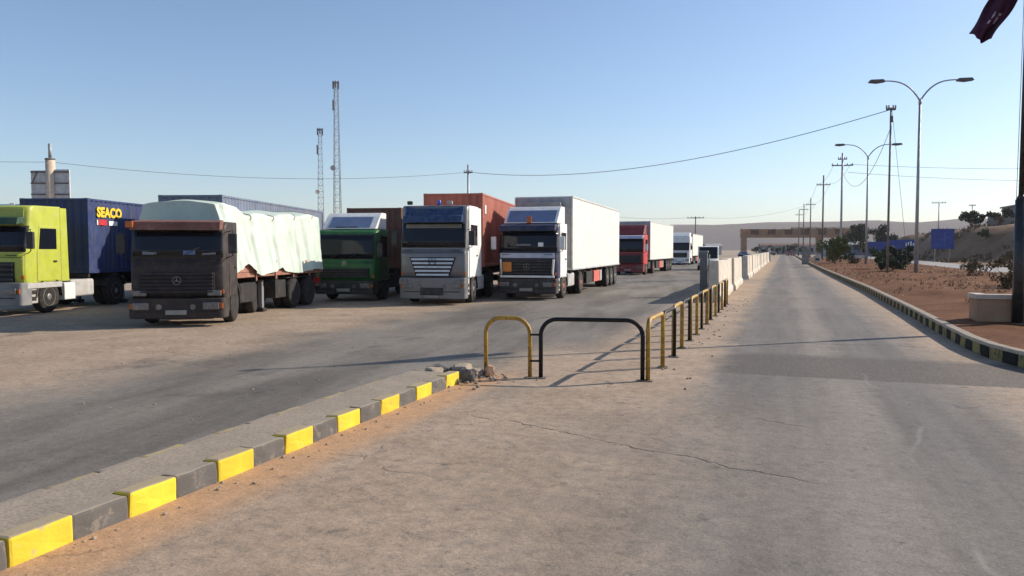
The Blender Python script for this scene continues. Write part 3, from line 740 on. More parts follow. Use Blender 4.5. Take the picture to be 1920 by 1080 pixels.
def trailer(label, loc, rz, L=12.2, deck=1.2, W=2.45, axles=3, legs=True, rear=None, rim=m_rim, frame=m_chassis, guards=None):
    o = thing('semi_trailer', label, 'trailer', loc, rz); h = W / 2
    q = MB()
    for x0 in (-.50, .36): q.prism([(0, deck - .16), (0, deck - .01), (L, deck - .01), (L, deck - .42), (2.9, deck - .42), (2.3, deck - .16)], x0, x0 + .14)
    for k in range(int(L / 1.5) + 1): q.box(-h + .02, h - .02, min(k * 1.5, L - .1), min(k * 1.5, L - .1) + .1, deck - .14, deck - .012)
    q.build('trailer_frame', frame, o)
    for s_ in (-1, 1):
        for k in range(axles):
            ay = L - 1.3 - 1.31 * k
            wheel(o, s_ * (h - .15), ay, rim)
            wheel(o, s_ * (h - .50), ay)
            if k == 0:
                pass
        y0 = L - 1.3 - 1.31 * (axles - 1) - .62; y1 = L - .68
        MB().box(min(s_ * (h - .34), s_ * (h - .02)), max(s_ * (h - .34), s_ * (h - .02)), y0, y1, 1.045, 1.065).build('mudguard', m_black, o)
        if legs:
            lg = MB().box(s_ * .85 - .07, s_ * .85 + .07, 2.55, 2.69, .12, deck - .15, .01, 1).build('landing_leg', m_grey, o)
            MB().box(s_ * .85 - .14, s_ * .85 + .14, 2.48, 2.76, .012, .118, .02, 1).build('foot_plate', m_chassis, lg)
        if guards:
            for (a, b_, m_) in guards:
                MB().box(min(s_ * (h - .5), s_ * (h - .02)), max(s_ * (h - .5), s_ * (h - .02)), a, b_, .42, deck - .02 - .14, .02).build('side_and_shade_box', m_, o)
        else:
            for zz in (.55, .82): MB().box(min(s_ * (h - .05), s_ * (h - .02)), max(s_ * (h - .05), s_ * (h - .02)), 3.6, y0 - .2, zz, zz + .09).build('side_guard', m_alu, o)
        MB().box(s_ * (h - .25) - .14, s_ * (h - .25) + .14, L - .06, L - .02, .75, .95).build('tail_light', m_red, o)
    ax = MB()
    for k in range(axles): ax.box(-h + .3, h - .3, L - 1.38 - 1.31 * k, L - 1.22 - 1.31 * k, .43, .59)
    ax.box(-h + .1, h - .1, L - .12, L - .02, .48, .62)
    ax.build('axles', m_chassis, o)
    return o
def off(loc, rz, d, z_=0, dx=0):
    return (loc[0] - math.sin(rz) * d + math.cos(rz) * dx, loc[1] + math.cos(rz) * d + math.sin(rz) * dx, z_)

# --- lorry 1: lime cab, blue container
P1, A1 = (-22.84, 16.8, 0), R(15.8)
t1 = thing('articulated_truck', 'lime green tall cab truck at the left edge of the photo', 'truck', P1, A1)
cab(t1, 2.46, 1.82, 3.36, 1.92, 2.72, zb=.98, body=m_lime, lean=.20, rim=m_rim, door_y=(.32, 1.45), sidefl=m_lime, tank=m_lgrey, wax=1.2, axles=(4.9,), visor=None, flen=.28, glass_in=.03)
bumper(t1, 2.46, .30, 1.0, m_grey)
grille(t1, -.95, .95, 1.02, 1.62, 4, m_black, m_chassis, y=-.03)
MB().prism([(.24, 2.78), (.28, 3.24), (.30, 3.24), (.26, 2.78)], -1.1, 1.1).build('roof_panel', m_limed, t1)
MB().prism([(-.14, 2.75), (-.06, 2.96), (.26, 3.0), (.26, 2.8)], -1.15, 1.15, .02).build('sun_visor', m_dkgreen, t1)
for s_ in (-1, 1):
    MB().box(min(s_ * 1.0, s_ * 1.245), max(s_ * 1.0, s_ * 1.245), .14, 1.80, .80, .975, .02).build('lower_skirt', m_lgrey, t1)
    MB().box(min(s_ * .9, s_ * 1.235), max(s_ * .9, s_ * 1.235), 1.92, 2.5, .36, .92, .05).build('side_cabinet', m_white, t1)
trailer('dark chassis trailer under the blue container behind the lime truck', off(P1, A1, 3.25), A1, 12.3, 1.18)
c1 = container('dark blue corrugated shipping container with yellow lettering behind the lime truck', m_contblue, off(P1, A1, 3.30, 1.182), A1)
text(c1, 'SEACO', .46, 1.225, .52, 1.98, m_yel_let, sx=1.05, bold=.022)
MB().box(1.217, 1.232, .62, 1.1, 1.68, 1.88).build('red_sticker', m_red_let, c1)
MB().box(1.217, 1.232, 1.22, 1.75, 1.68, 1.84).build('white_sticker', m_white, c1)
MB().box(1.217, 1.232, .50, .57, 1.68, 1.86).build('white_sticker', m_white, c1)
# cyan lorry behind
cy = thing('box_truck', 'cyan and white box truck showing its top behind the lime truck', 'truck', (-40.2, 31.2, 0), R(15.8))
MB().box(-1.25, 1.25, 0, 7, 1.1, 4.5, .04).build('cargo_box', m_cyan, cy)
for xx in (-1.05, -.1): MB().box(xx, xx + .3, -.02, .02, 3.6, 4.56, .01).build('white_stripe', m_white, cy)
MB().box(-.2, .1, 1.2, 1.5, 4.503, 4.75, .03).build('roof_vent', m_red, cy)
MB().prism([(-1.9, .5), (-2.0, 1.3), (-1.8, 2.5), (-.2, 2.6), (-.2, .5)], -1.15, 1.15, .06).build('cab_shell', m_white, cy)
for s_ in (-1, 1):
    for ay in (-1.2, 4.6): wheel(cy, s_ * 1.05, ay, m_rim)

# --- lorry 2: rusty brown cab, tarpaulined load
P2, A2 = (-14.83, 16.03, 0), R(27.6)
t2 = thing('flatbed_truck', 'dusty dark brown old cab truck with a reddish sun visor, nearest of the lorries', 'truck', P2, A2)
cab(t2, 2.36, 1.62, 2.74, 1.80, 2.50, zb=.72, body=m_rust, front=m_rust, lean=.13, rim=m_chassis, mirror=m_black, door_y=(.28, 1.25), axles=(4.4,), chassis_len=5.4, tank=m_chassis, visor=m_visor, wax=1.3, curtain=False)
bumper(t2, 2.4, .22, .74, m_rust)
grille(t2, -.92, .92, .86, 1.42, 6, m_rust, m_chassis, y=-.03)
for s_ in (-1, 1):
    MB().box(s_ * .92 - .17, s_ * .92 + .17, -.06, .02, .80, .94, .02).build('upper_lamp', m_lens, t2)
MB().box(-1.2, -1.02, -.16, .02, 2.56, 2.72, .02).build('marker_lamp', m_amber, t2)
for k, (xx, w_, hh) in enumerate(((-.85, .35, .09), (-.3, .2, .05), (.15, .3, .12), (.62, .34, .06))):
    MB().prism([(.005, 1.87), (.028 + .02, 1.87 + hh), (.034 + .02, 1.87 + hh), (.012, 1.87)], xx, xx + w_).build('dashboard_clutter', (m_grey, m_chassis, m_bluegrey, m_grey)[k], t2)
star(t2, -.07, 1.2, .11, m_grey)
PB, AB = (-16.2, 18.09, 0), R(11.9); LB = 7.05
tr2 = trailer('dark flatbed trailer with red brown side boards behind the brown cab', PB, AB, LB, 1.16, 2.48, axles=2, guards=[(.4, 1.5, m_chassis), (2.9, 3.7, m_chassis)], rim=m_chassis)  # rearmost dark box is added to stand for the shadow under the trailer
for s_ in (-1, 1):
    for k in range(5):
        y0 = .05 + k * (LB - .1) / 5; y1 = y0 + (LB - .1) / 5 - .035
        x0, x1 = sorted((s_ * 1.245, s_ * 1.20))
        for j in range(3):
            MB().box(x0 + random.uniform(-.006, .006), x1, y0, y1, 1.165 + j * .155, 1.165 + j * .155 + .147, .008, 1).build('side_board', m_board, tr2)
        MB().box(min(s_ * 1.252, s_ * 1.285), max(s_ * 1.252, s_ * 1.285), y0 - .03, y0 + .05, 1.05, 1.66, .006, 1).build('stake', m_board, tr2)
MB().box(-1.2, 1.2, 0.02, LB - .02, 1.15, 1.19).build('deck', m_board, tr2)
for k in range(3): MB().box(-1.19, 1.19, -.03, .02, 1.195 + k * .155, 1.34 + k * .155, .008, 1).build('headboard_plank', m_board, tr2)
m_tarp = M('pale_mint_tarpaulin', (.54, .63, .55), .75, var=.06, sc=1.2, dust=.12)
tq = MB(); NS, NC = 150, 64
def tarp(u, v):
    y = -.62 + (LB + .62 - .15) * u
    # crest height along the load
    top = 3.27 if u < .16 else (3.27 - .20 * min(1, (u - .16) / .07) if u < .30 else 3.07 + .20 * (u - .30) / .7)
    top += .05 * math.sin(u * 23) + .04 * mnoise.noise(Vector((u * 18, v * 5, 0)))
    hw = 1.17 + .03 * math.sin(u * 31) - (.06 if u < .03 else 0)
    bot = 1.25 + .05 * math.sin(u * 15 + .5) + .025 * mnoise.noise(Vector((u * 26, 1, 3))) + (.34 * max(0, 1 - abs(u - .19) / .10)) + (.12 * max(0, 1 - abs(u - .5) / .05))
    if y < .05: bot = max(bot, 2.62 + .06 * math.sin(v * 9))
    a = v * 2 - 1
    s_ = 1 if a > 0 else -1; a = abs(a)
    if a < .45: x = hw * .93 * (a / .45); z = top + .10 * (1 - (a / .45) ** 2)
    elif a < .55:
        k = (a - .45) / .10; x = hw * (.93 + .07 * math.sin(k * math.pi / 2)); z = top - .10 * (1 - math.cos(k * math.pi / 2))
    else:
        k = (a - .55) / .45; x = hw + .17 * k; z = top - .10 + (bot - top + .10) * k
        fold = mnoise.noise(Vector((y * 1.7, s_ * 3, z * .3))) * .10 + mnoise.noise(Vector((y * 4.5 + z * 1.1, s_ * 7, z * .5))) * .05 + mnoise.noise(Vector((y * 9 + z * 5, s_ * 4, z * 3.5))) * .022
        x += fold * (.3 + .7 * k)
        # rope lines pull the cloth in
        for ry in (1.3, 2.9, 4.6, 6.2):
            x -= .06 * math.exp(-((y - ry - .12 * math.sin(z * 2)) / .11) ** 2)
    if y < .0: x *= .985
    return (s_ * x, y, z)
tq.grid(NS, NC, tarp, True)
# close both ends
vl = list(tq.bm.verts)
for i in (0, NS):
    ring = [vl[i * (NC + 1) + j] for j in range(NC + 1)]
    for j in range(NC // 2 - 1): tq.bm.faces.new((ring[j], ring[j + 1], ring[NC - j - 1], ring[NC - j]))
    tq.bm.faces.new((ring[NC // 2 - 1], ring[NC // 2], ring[NC // 2 + 1]))
tp = tq.build('tarpaulin_load', m_tarp, None, PB, (0, 0, AB))
tag(tp, 'pale mint tarpaulin draped over the load behind the brown cab', 'tarpaulin')
m_rope = M('rope_fibre', (.35, .30, .22), .9, dust=.1)
for ry in (1.3, 2.9, 4.6, 6.2):
    u = (ry + .62) / (LB + .62 - .15); pp = []
    for j in range(14, NC - 13):
        x, y_, z_ = tarp(u, j / NC); pp.append((x * 1.012, y_, z_ + .012))
    MB().tube(pp, .012, 5).build('rope', m_rope, tp)
# grey-blue container behind lorry 2
P2b, A2b = (-20.72, 23.12, 0), R(15.8)
trailer('dark chassis trailer under the grey blue container behind the tarpaulin', off(P2b, A2b, -.02), A2b, 12.3, 1.12)
container('grey blue tall shipping container rising behind the tarpaulined load', m_contgrey, off(P2b, A2b, 0, 1.122), A2b, H=2.9)

# --- lorry 3: green
P3, A3 = (-16.05, 26.12, 0), R(10)
t3 = thing('articulated_truck', 'green cab truck in shade with a white roof deflector', 'truck', P3, A3)
cab(t3, 2.42, 1.75, 2.78, 1.62, 2.58, zb=.78, body=m_green, front=m_green, lean=.14, rim=m_chassis, doorm=m_dkgreen, defl=m_white, defl_h=.66, mirror=m_black, tank=m_chassis)  # darker green door: shade from the next lorry put into its colour
bumper(t3, 2.44, .28, .80, m_black)
grille(t3, -1.0, 1.0, .92, 1.28, 4, m_black, m_chassis)
MB().box(-.55, .35, .50, .56, 2.86, 2.9).build('deflector_foot', m_black, t3)
MB().prism([(.50, 2.87), (1.0, 3.30), (1.02, 3.29), (.52, 2.86)], -.85, .85).build('deflector_sky_sheen', m_bluegrey, t3)  # blue grey slab paints the sky's reflection on the white deflector
star(t3, -.045, 1.46, .10, m_chrome)
trailer('dark chassis trailer under the brown container behind the green truck', off(P3, A3, 3.35), A3, 12.3, 1.2)
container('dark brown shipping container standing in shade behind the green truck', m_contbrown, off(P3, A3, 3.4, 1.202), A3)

# --- lorry 4: silver, red container
P4, A4 = (-12.01, 25.51, 0), R(10.3)
t4 = thing('articulated_truck', 'silver and white tall cab truck with wide slatted grille before the red container', 'truck', P4, A4)
cab(t4, 2.48, 2.2, 3.62, 2.06, 2.98, zb=.96, body=m_white, front=m_silver, lean=.18, rim=m_rim, mirror=m_black, door_y=(.30, 1.5), axles=(5.0,), tank=m_lgrey, wax=1.42, curtain=True, sidefl=m_white, nosem=m_silver)
bumper(t4, 2.48, .22, .98, m_silver, plate=False)
MB().box(-.42, .42, -.215, -.05, .36, .62, .03).build('lower_intake', m_black, t4)
MB().box(-.26, .26, -.225, -.1, .26, .35, .006).build('number_plate', m_plate, t4)
grille(t4, -.86, .86, 1.02, 1.72, 5, m_chrome, m_chassis, y=-.035, taper=.24, th=.5)
star(t4, -.09, 1.58, .15, m_black)
MB().prism([(-.10, 2.98), (-.02, 3.22), (.26, 3.28), (.26, 3.0)], -1.10, 1.10, .03).build('sun_visor', m_nvblue, t4)
MB().prism([(.17, 3.26), (.33, 3.58), (.40, 3.58), (.32, 3.26)], -1.08, 1.08, .02).build('roof_panel', m_nvblue, t4)
for xx, m_ in ((-.95, m_black), (.55, m_lgrey)):
    MB().box(xx - .1, xx + .1, .34, .46, 3.645, 3.78, .03).build('roof_lamp', m_, t4)
bc = MB().lathe([(0, .07), (.14, .07), (.17, .04), (.17, 0)], axis=(0, 0, 1), c=(.12, .5, 3.64), seg=14).build('beacon', M('blue_lens', (.03, .08, .5), .2, dust=.05), t4)
MB().box(.0, .24, .49, .51, 3.635, 3.642).build('beacon_base', m_black, bc)
for s_ in (-1, 1):
    MB().box(min(s_ * 1.0, s_ * 1.25), max(s_ * 1.12, s_ * 1.255), .30, .46, .98, 1.95, .03).build('corner_deflector', m_white, t4)
    MB().box(s_ * 1.06 - .15, s_ * 1.06 + .15, -.21, -.02, .74, .93, .02).build('upper_lamp', m_lens, t4)
trailer('dark chassis trailer under the red container behind the silver truck', off(P4, A4, 3.15), A4, 12.3, 1.3)
c4 = container('rust red tall shipping container behind the silver truck', m_contred, off(P4, A4, 3.2, 1.302), A4, H=2.96)
MB().box(1.217, 1.232, .42, .70, 2.15, 2.5).build('white_sticker', m_white, c4)

# --- lorry 5: navy and white, white reefer
P5, A5 = (-9.66, 29.31, 0), R(2.8)
def reefer(label, loc, rz, L, z0, z1, W=2.56, frontm=m_reefront):
    o = trailer(label, loc, rz, L, z0, W - .06, axles=3, rim=m_rim, guards=[(3.4, 4.9, m_chassis), (5.3, 6.9, m_redbox), (7.05, 7.5, m_lgrey)])
    h = W / 2
    MB().box(-h + .02, h - .02, .04, L - .02, z0 + .002, z1, .02).build('insulated_box', m_reefer, o)
    for s_ in (-1, 1):
        for zz in (z0 + .0, z1 - .07):
            x0, x1 = sorted((s_ * (h - .015), s_ * (h + .008)))
            MB().box(x0, x1, 0.02, L, zz, zz + .08, .006, 1).build('edge_rail', m_alu, o)
        x0, x1 = sorted((s_ * (h - .06), s_ * (h + .005)))
        MB().box(x0, x1, -.02, .10, z0 + .08, z1 - .07, .01, 1).build('corner_trim', m_alu, o)
    MB().box(-h + .07, h - .07, -.01, .03, z0 + .1, z1 - .05, .01, 1).build('front_bulkhead', frontm, o)
    MB().box(-.85, .85, -.42, -.012, z1 - 1.05, z1 - .28, .06).build('cooling_unit', m_grey, o)
    return o
t5 = thing('articulated_truck', 'navy blue and white cab truck in front of the large white refrigerated trailer', 'truck', P5, A5)
cab(t5, 2.44, 1.85, 3.04, 1.90, 2.74, zb=.86, body=m_white, front=m_navy, lean=.15, rim=m_rimred, mirror=m_white, visor=m_navy, glass_in=.02, nosem=m_navy, defl=m_white, defl_h=.70, tank=m_lgrey)
bumper(t5, 2.46, .25, .84, m_black)
MB().box(-1.12, 1.12, -.05, .02, 1.66, 1.86, .025).build('front_band', m_paleblue, t5)
grille(t5, -1.02, 1.02, 1.0, 1.60, 5, m_black, m_chassis, y=-.035)
MB().box(-1.0, -.62, -.105, -.07, 1.12, 1.50, .01).build('hazard_plate', m_orange, t5)
for s_ in (-1, 1): MB().prism([(s_ * 1.13, 1.62), (s_ * 1.05, 1.62), (s_ * 1.02, 1.06), (s_ * 1.08, .96)], -.06, .02, .01, 1, axis='y').build('grille_border', m_white, t5)
MB().box(-1.12, 1.12, -.06, .02, .88, .97, .015).build('grille_border', m_white, t5)
star(t5, -.10, 1.32, .13, m_grey)
MB().prism([(.50, 3.12), (1.02, 3.60), (1.04, 3.59), (.52, 3.11)], -1.0, 1.0).build('deflector_sky_reflection', m_bluegrey, t5)  # bluish sheet standing for sky reflected in the deflector front
MB().box(-.12, .06, .40, .48, 3.06, 3.34, .02).build('marker_lamp', m_amber, t5)
MB().box(.45, .66, .02, .035, 2.12, 2.28).build('windscreen_sticker', m_white, t5)
MB().box(-.45, .15, .02, .035, 2.16, 2.22).build('windscreen_strip', m_grey, t5)
reefer('large white refrigerated trailer with a red side box behind the navy truck', off(P5, A5, 2.65), A5, 13.2, 1.12, 4.28)

# --- lorry 6: red
P6, A6 = (-11.56, 60.47, 0), R(-.2)
t6 = thing('articulated_truck', 'red cab truck half hidden by the large white trailer', 'truck', P6, A6)
cab(t6, 2.44, 1.85, 3.15, 1.80, 2.85, zb=.84, body=m_red, front=m_dkred, lean=.15, rim=m_rimred, mirror=m_white, visor=m_paleblue, defl=m_dkred, defl_h=.78, tank=m_chassis)
bumper(t6, 2.46, .25, .82, m_dkred)
grille(t6, -1.0, 1.0, .95, 1.55, 4, m_black, m_chassis)
reefer('smaller looking white refrigerated trailer behind the red truck', off(P6, A6, 2.7), A6, 13.6, 1.16, 4.32)
# --- lorry 7: white, far
P7, A7 = (-12.74, 102.11, 0), R(-.2)
t7 = thing('articulated_truck', 'plain white cab truck last in the line of lorries', 'truck', P7, A7)
cab(t7, 2.46, 2.2, 3.7, 1.9, 2.9, zb=.9, body=m_white, front=m_white, lean=.18, rim=m_rim, door_y=(.3, 1.5), wax=1.42, axles=(5.,), tank=m_lgrey, sidefl=m_white, defl=m_white, defl_h=.5)
bumper(t7, 2.46, .25, .92, m_white); grille(t7, -.9, .9, 1.0, 1.6, 4, m_black, m_chassis)
reefer('farthest white refrigerated trailer behind the plain white truck', off(P7, A7, 3.0), A7, 13.2, 1.16, 4.1)

# ------------------------------------------------------------------ small vehicles far along the lot and road
def car(label, loc, rz, m_, Lc=4.4, W=1.75, H=1.45, van=False, cat='car', name='parked_car'):
    o = thing(name, label, cat, loc, rz); h = W / 2
    if van: pr = [(0, .35), (-.02, .75), (.12, 1.05), (.75, 1.12), (1.25, H - .08), (1.5, H), (Lc - .1, H), (Lc, .9), (Lc, .35)]
    else: pr = [(0, .3), (-.03, .62), (.1, .78), (1.15, .92), (1.25, .95), (Lc - .7, .98), (Lc - .05, .92), (Lc, .55), (Lc - .05, .3)]
    MB().prism(pr, -h, h, .07, 3).build('body', m_, o)
    if not van:
        MB().prism([(1.15, .9), (1.85, H - .03), (2.1, H), (3.3, H), (Lc - .55, .95)], -h + .09, h - .09, .06, 3).build('cabin', m_, o)
        MB().prism([(1.20, .98), (1.82, H - .07), (1.80, H - .06), (1.16, .98)], -h + .16, h - .16).build('windscreen', m_glass, o)
        for s_ in (-1, 1): MB().prism([(1.5, .98), (1.98, H - .08), (3.2, H - .08), (Lc - .85, 1.0)], s_ * (h - .12), s_ * (h - .078)).build('side_window', m_glass, o)
    else:
        MB().prism([(.76, 1.15), (1.22, H - .12), (1.19, H - .10), (.72, 1.16)], -h + .12, h - .12).build('windscreen', m_glass, o)
        for s_ in (-1, 1): MB().prism([(1.1, 1.15), (1.45, H - .18), (2.2, H - .18), (2.2, 1.15)], s_ * (h - .02), s_ * (h + .01)).build('side_window', m_glass, o)
    for s_ in (-1, 1):
        MB().box(s_ * (h - .28) - .18, s_ * (h - .28) + .18, -.04, .08, .56, .70, .02).build('headlight', m_lens, o)
        for ay in (.85, Lc - .85):
            w = MB().lathe([(-.1, .18), (-.1, .3), (.1, .3), (.1, .18)], seg=18).build('wheel', m_tyre, o, (s_ * (h - .08), ay, .31))
            MB().lathe([(-.108, .19), (.108, .19)], seg=14).build('rim', m_rim, w)
    MB().box(-h + .02, h - .02, -.09, .2, .3, .5, .04).build('bumper', m_black, o)
    return o
car('white van with a dark windscreen parked behind the concrete barriers', (-6.9, 76.5, 0), R(4), m_white, 5.0, 1.95, 2.35, True, 'van', 'parked_van')
car('dark blue saloon car parked beyond the white van', (-4.6, 96, 0), R(-4), m_navy)
car('blue car beside the left leg of the brown gantry', (-9.0, 205, 0), R(20), M('blue_car_paint', (.06, .13, .36), .35, dust=.1))
car('dark red car standing on the road beyond the gantry', (2.2, 262, 0), R(10), m_dkred)
car('black car crossing beneath the gantry', (-2.5, 285, 0), R(80), m_black)
car('grey van standing beneath the gantry', (-6.6, 292, 0), R(15), m_grey, 5.0, 1.95, 2.3, True, 'van', 'parked_van')

# ------------------------------------------------------------------ gantry over the road
m_gant = M('brown_gantry_cladding', (.32, .175, .10), .7, var=.2, sc=.6, dust=.2)
m_gantd = M('dark_brown_panel', (.12, .055, .036), .7, var=.2, sc=.6, dust=.15)
m_cap = M('pale_coping', (.55, .46, .38), .8, dust=.2)
ga = thing('gate_gantry', 'long brown gantry spanning the road at the end of the photo', 'gantry', (-13.6, 271, 0), math.atan2(13.2, 37.45))
GL = 39.5
for xx, w_ in ((0, 1.7), (25.2, 1.5), (36.6, 2.6)):
    MB().box(xx, xx + w_, -.7, .7, -.1, 6.0, .05).build('column', m_gant, ga)
    MB().box(xx - .12, xx + w_ + .12, -.82, .82, -.08, .8, .04).build('plinth', m_cap, ga)
MB().box(-.2, GL + .2, -.9, .9, 6.0, 7.0, .04).build('lower_beam', m_gant, ga)
for k in range(14):
    x0 = .0 + k * GL / 14
    MB().box(x0 + .12, x0 + GL / 14 - .12, -.86, .86, 7.0, 8.8 + (.25 if k > 5 else 0), .03).build('fascia_panel', m_gantd if k % 2 else m_gant, ga)
    MB().box(x0 - .09, x0 + .09, -.93, .93, 7.0, 8.95 + (.25 if k > 5 else 0), .02).build('pilaster', m_gant, ga)
MB().box(GL * .43, GL + .3, -1.0, 1.0, 9.2, 9.5, .03).build('coping', m_cap, ga)
gb = thing('gatehouse', 'brown gatehouse building under the right end of the gantry', 'building', (17.6, 276, 0), math.atan2(13.2, 37.45))
MB().box(0, 9, 0, 7, -.1, 4.6, .04).build('wall', m_gant, gb)
MB().box(-.4, 9.4, -.4, 7.4, 4.6, 5.0, .03).build('roof', m_cap, gb)
for xx in (.8, 3.4, 6.0):
    w = MB().box(xx, xx + 1.6, -.05, .05, 1.2, 3.0, .02).build('window', m_grey, gb)
    MB().box(xx + .1, xx + 1.5, -.075, -.04, 1.3, 2.9).build('pane', m_glass, w)
MB().box(8.0, 8.9, -.05, .05, 0, 2.3, .02).build('door', m_gantd, gb)
m_shed = M('grey_shed_sheet', (.30, .31, .33), .7, var=.15, sc=.5, dust=.2)
def shed(label, loc, rz, w, d, h, m_, roofm, nwin=3):
    o = thing('low_building', label, 'building', loc, rz)
    MB().box(0, w, 0, d, -.1, h, .03).build('wall', m_, o)
    MB().prism([(-.4, h), (d / 2, h + .9), (d + .4, h), (d + .4, h - .12), (-.4, h - .12)], -.3, w + .3).build('roof', roofm, o)
    for k in range(nwin):
        x0 = w * (k + .3) / nwin
        a = MB().box(x0, x0 + w * .35 / nwin, -.05, .05, h * .3, h * .75).build('window', m_lgrey, o)
        MB().box(x0 + .08, x0 + w * .35 / nwin - .08, -.07, -.03, h * .3 + .08, h * .75 - .08).build('pane', m_glass, a)
    return o
shed('long low grey shed seen under the gantry beam', (-9, 330, 0), R(6), 26, 9, 3.6, m_shed, m_gantd, 6)
shed('pale low shed left of the gantry far beyond the barriers', (-44, 300, 0), R(10), 22, 9, 3.4, m_lgrey, m_shed, 5)
shed('blue grey shed right of the road beside the yellow green tree', (11.5, 232, 0), R(12), 15, 7, 3.4, m_bluegrey, m_shed, 4)

# ------------------------------------------------------------------ lamps, poles, wires
m_galv = M('galvanised_steel', (.36, .37, .38), .5, .5, var=.12, sc=1., dust=.08)
m_dkpole = M('dark_weathered_pole', (.12, .10, .09), .8, var=.3, sc=1.5, dust=.15)
def lamp(label, loc, H, rz, arm=4.1):
    o = thing('street_lamp', label, 'street lamp', loc, rz, 'double armed street lamps on the median')
    MB().tube([(0, 0, -.1), (0, 0, H - 1.6)], .14, 12, r1=.085).build('pole', m_galv, o)
    MB().box(-.24, .24, -.24, .24, -.05, .04, .01).build('base_plate', m_foot, o)
    MB().box(-.13, .13, -.165, -.11, .7, 1.3, .01).build('access_door', m_grey, o)
    MB().tube([(0, 0, H - 1.75), (0, 0, H - 1.35)], .11, 10).build('collar', m_galv, o)
    for s_ in (-1, 1):
        pp = []
        for k in range(13):
            f = k / 12
            pp.append((s_ * arm * (1 - (1 - f) ** 1.0) * 1.0, 0, H - 1.5 + 1.5 * (1 - (1 - f) ** 3.2)))
        a = MB().tube(pp, .062, 8, r1=.045).build('arm', m_galv, o)
        x0, x1 = sorted((s_ * (arm - .25), s_ * (arm + .95)))
        MB().prism([(x0, H - .10), (x0 + .15, H + .10), (x1 - .15, H + .12), (x1, H - .08), ((x0 + x1) / 2, H - .17)], -.19, .19, .04, 2, axis='y').build('lamp_head', M_lamp, a)
    return o
M_lamp = M('dark_lamp_housing', (.07, .07, .075), .5, dust=.15)
lamp('nearer double armed street lamp standing just right of the cable pole', (9.25, 64.1, .25), 14.15, R(14), 2.75)
lamp('smaller looking double armed street lamp partly behind the cable pole', (9.2, 100.8, .25), 14.15, R(14), 2.9)

def power_pole(label, loc, H, rz, arms=((.7, 1.3),), m_=None, r=.13, insul=True):
    o = thing('power_pole', label, 'pole', loc, rz)
    MB().tube([(0, 0, -.1), (0, 0, H)], r, 10, r1=r * .7).build('pole', m_ or m_dkpole, o)
    for dz, half in arms:
        a = MB().box(-half, half, -.06, .06, H - dz - .07, H - dz + .07, .01, 1).build('crossarm', m_dkpole, o)
        if insul:
            for xx in (-half * .92, -half * .45, half * .45, half * .92):
                MB().lathe([(0, .05), (.08, .07), (.14, .05), (.2, .06), (.24, 0)], axis=(0, 0, 1), c=(xx, 0, H - dz + .07), seg=8).build('insulator', m_lgrey, a)
    return o
cp = power_pole('slim cable pole on the median carrying the long sagging cable', (6.92, 60.5, .2), 11.75, R(10), arms=((.12, .32),), m_=M('cable_pole_steel', (.20, .19, .19), .6, .3, dust=.12), r=.09)
MB().box(-.1, .1, -.19, -.08, 10.7, 11.15, .02).build('cable_box', m_dkpole, cp)
pws = [((6.9, 108.4, .2), 14.2), ((6.1, 141, .2), 14.3), ((5.9, 200, .1), 14.3), ((4.9, 224, .1), 14.3), ((4.2, 253, 0), 14.2)]
plab = ['nearest twin crossarm power pole above the yellow green tree', 'second power pole with one crossarm left of the twin crossarm pole', 'third power pole, thin and dark above the gantry', 'fourth power pole beyond the gantry line', 'farthest power pole near the middle of the gantry']
PW = []
for i, ((l_, H), lab) in enumerate(zip(pws, plab)):
    PW.append(power_pole(lab, l_, H, R(8), arms=((1.6, 1.3), (.8, .55)) if i == 0 else ((1.6, 1.1),), r=.16, m_=m_galv if i == 0 else m_dkpole))
power_pole('small crossarm pole on the skyline above the white barriers', (-16.2, 153, 0), 8.4, R(10), ((.3, 1.6),))
power_pole('crossarm pole standing behind the blue square sign', (31.8, 191, 4), 8.6, R(5), ((.4, 1.4),), m_galv)
power_pole('thin pole near the crest of the embankment', (41, 205, 5.5), 7.0, R(5), ((.3, .7),), m_galv)
pm = power_pole('thin pole carrying the cable behind the red container', (-34.6, 83.2, 0), 11.8, R(10), ((.9, .5),), m_galv, .16)
power_pole('short pale post seen above the red truck', (-22.4, 92.4, 0), 6.6, 0, (), m_galv, .12)

m_wire = M('black_cable', (.10, .10, .105), .7, dust=0)
def cable(label, a, b_, sag, r, grp=None):
    a, b_ = Vector(a), Vector(b_); pp = []
    for k in range(33):
        f = k / 32; p = a.lerp(b_, f); p.z -= sag * 4 * f * (1 - f); pp.append(p)
    return tag(MB().tube(pp, r, 5).build('overhead_cable', m_wire), label, 'cable', grp)
cable('thick black cable sagging from the cable pole across the sky to the thin pole', (6.87, 60.5, 11.8), (-34.5, 83.2, 10.95), 1.9, .027)
cable('thin cable running left from the thin pole to the billboard column', (-34.6, 83.2, 10.95), (-62.2, 52.4, 9.85), 1.1, .019)
cable('thin cable leaving the photo left of the billboard column', (-62.4, 52.2, 9.85), (-95, 18, 11), .9, .018)
cable('slack cable from the cable pole down to the nearest power pole', (6.95, 60.6, 10.6), (6.9, 108.2, 12.0), 2.9, .02)
cable('guy wire slanting down right from the cable pole', (6.98, 60.5, 11.8), (9.3, 68, .3), 0, .014)
for s_ in (-1, 1):
    for k in range(4):
        (a, Ha), (b_, Hb) = pws[k], pws[k + 1]
        cable(f"{'left' if s_ < 0 else 'right'} hand thin line of the {['nearest', 'second', 'third', 'farthest'][k]} span between the crossarm power poles", (a[0] + s_ * 1., a[1], a[2] + Ha - 1.4), (b_[0] + s_ * 1., b_[1], b_[2] + Hb - 1.4), .8, .018, 'lines between the power poles')
cable('thin line crossing the sky right of the twin crossarm pole', (7.9, 108.4, 12.9), (75, 150, 17), 1.5, .022)
cable('lower thin line crossing the sky right of the twin crossarm pole', (7.6, 108.4, 11.9), (75, 156, 15), 1.6, .022)
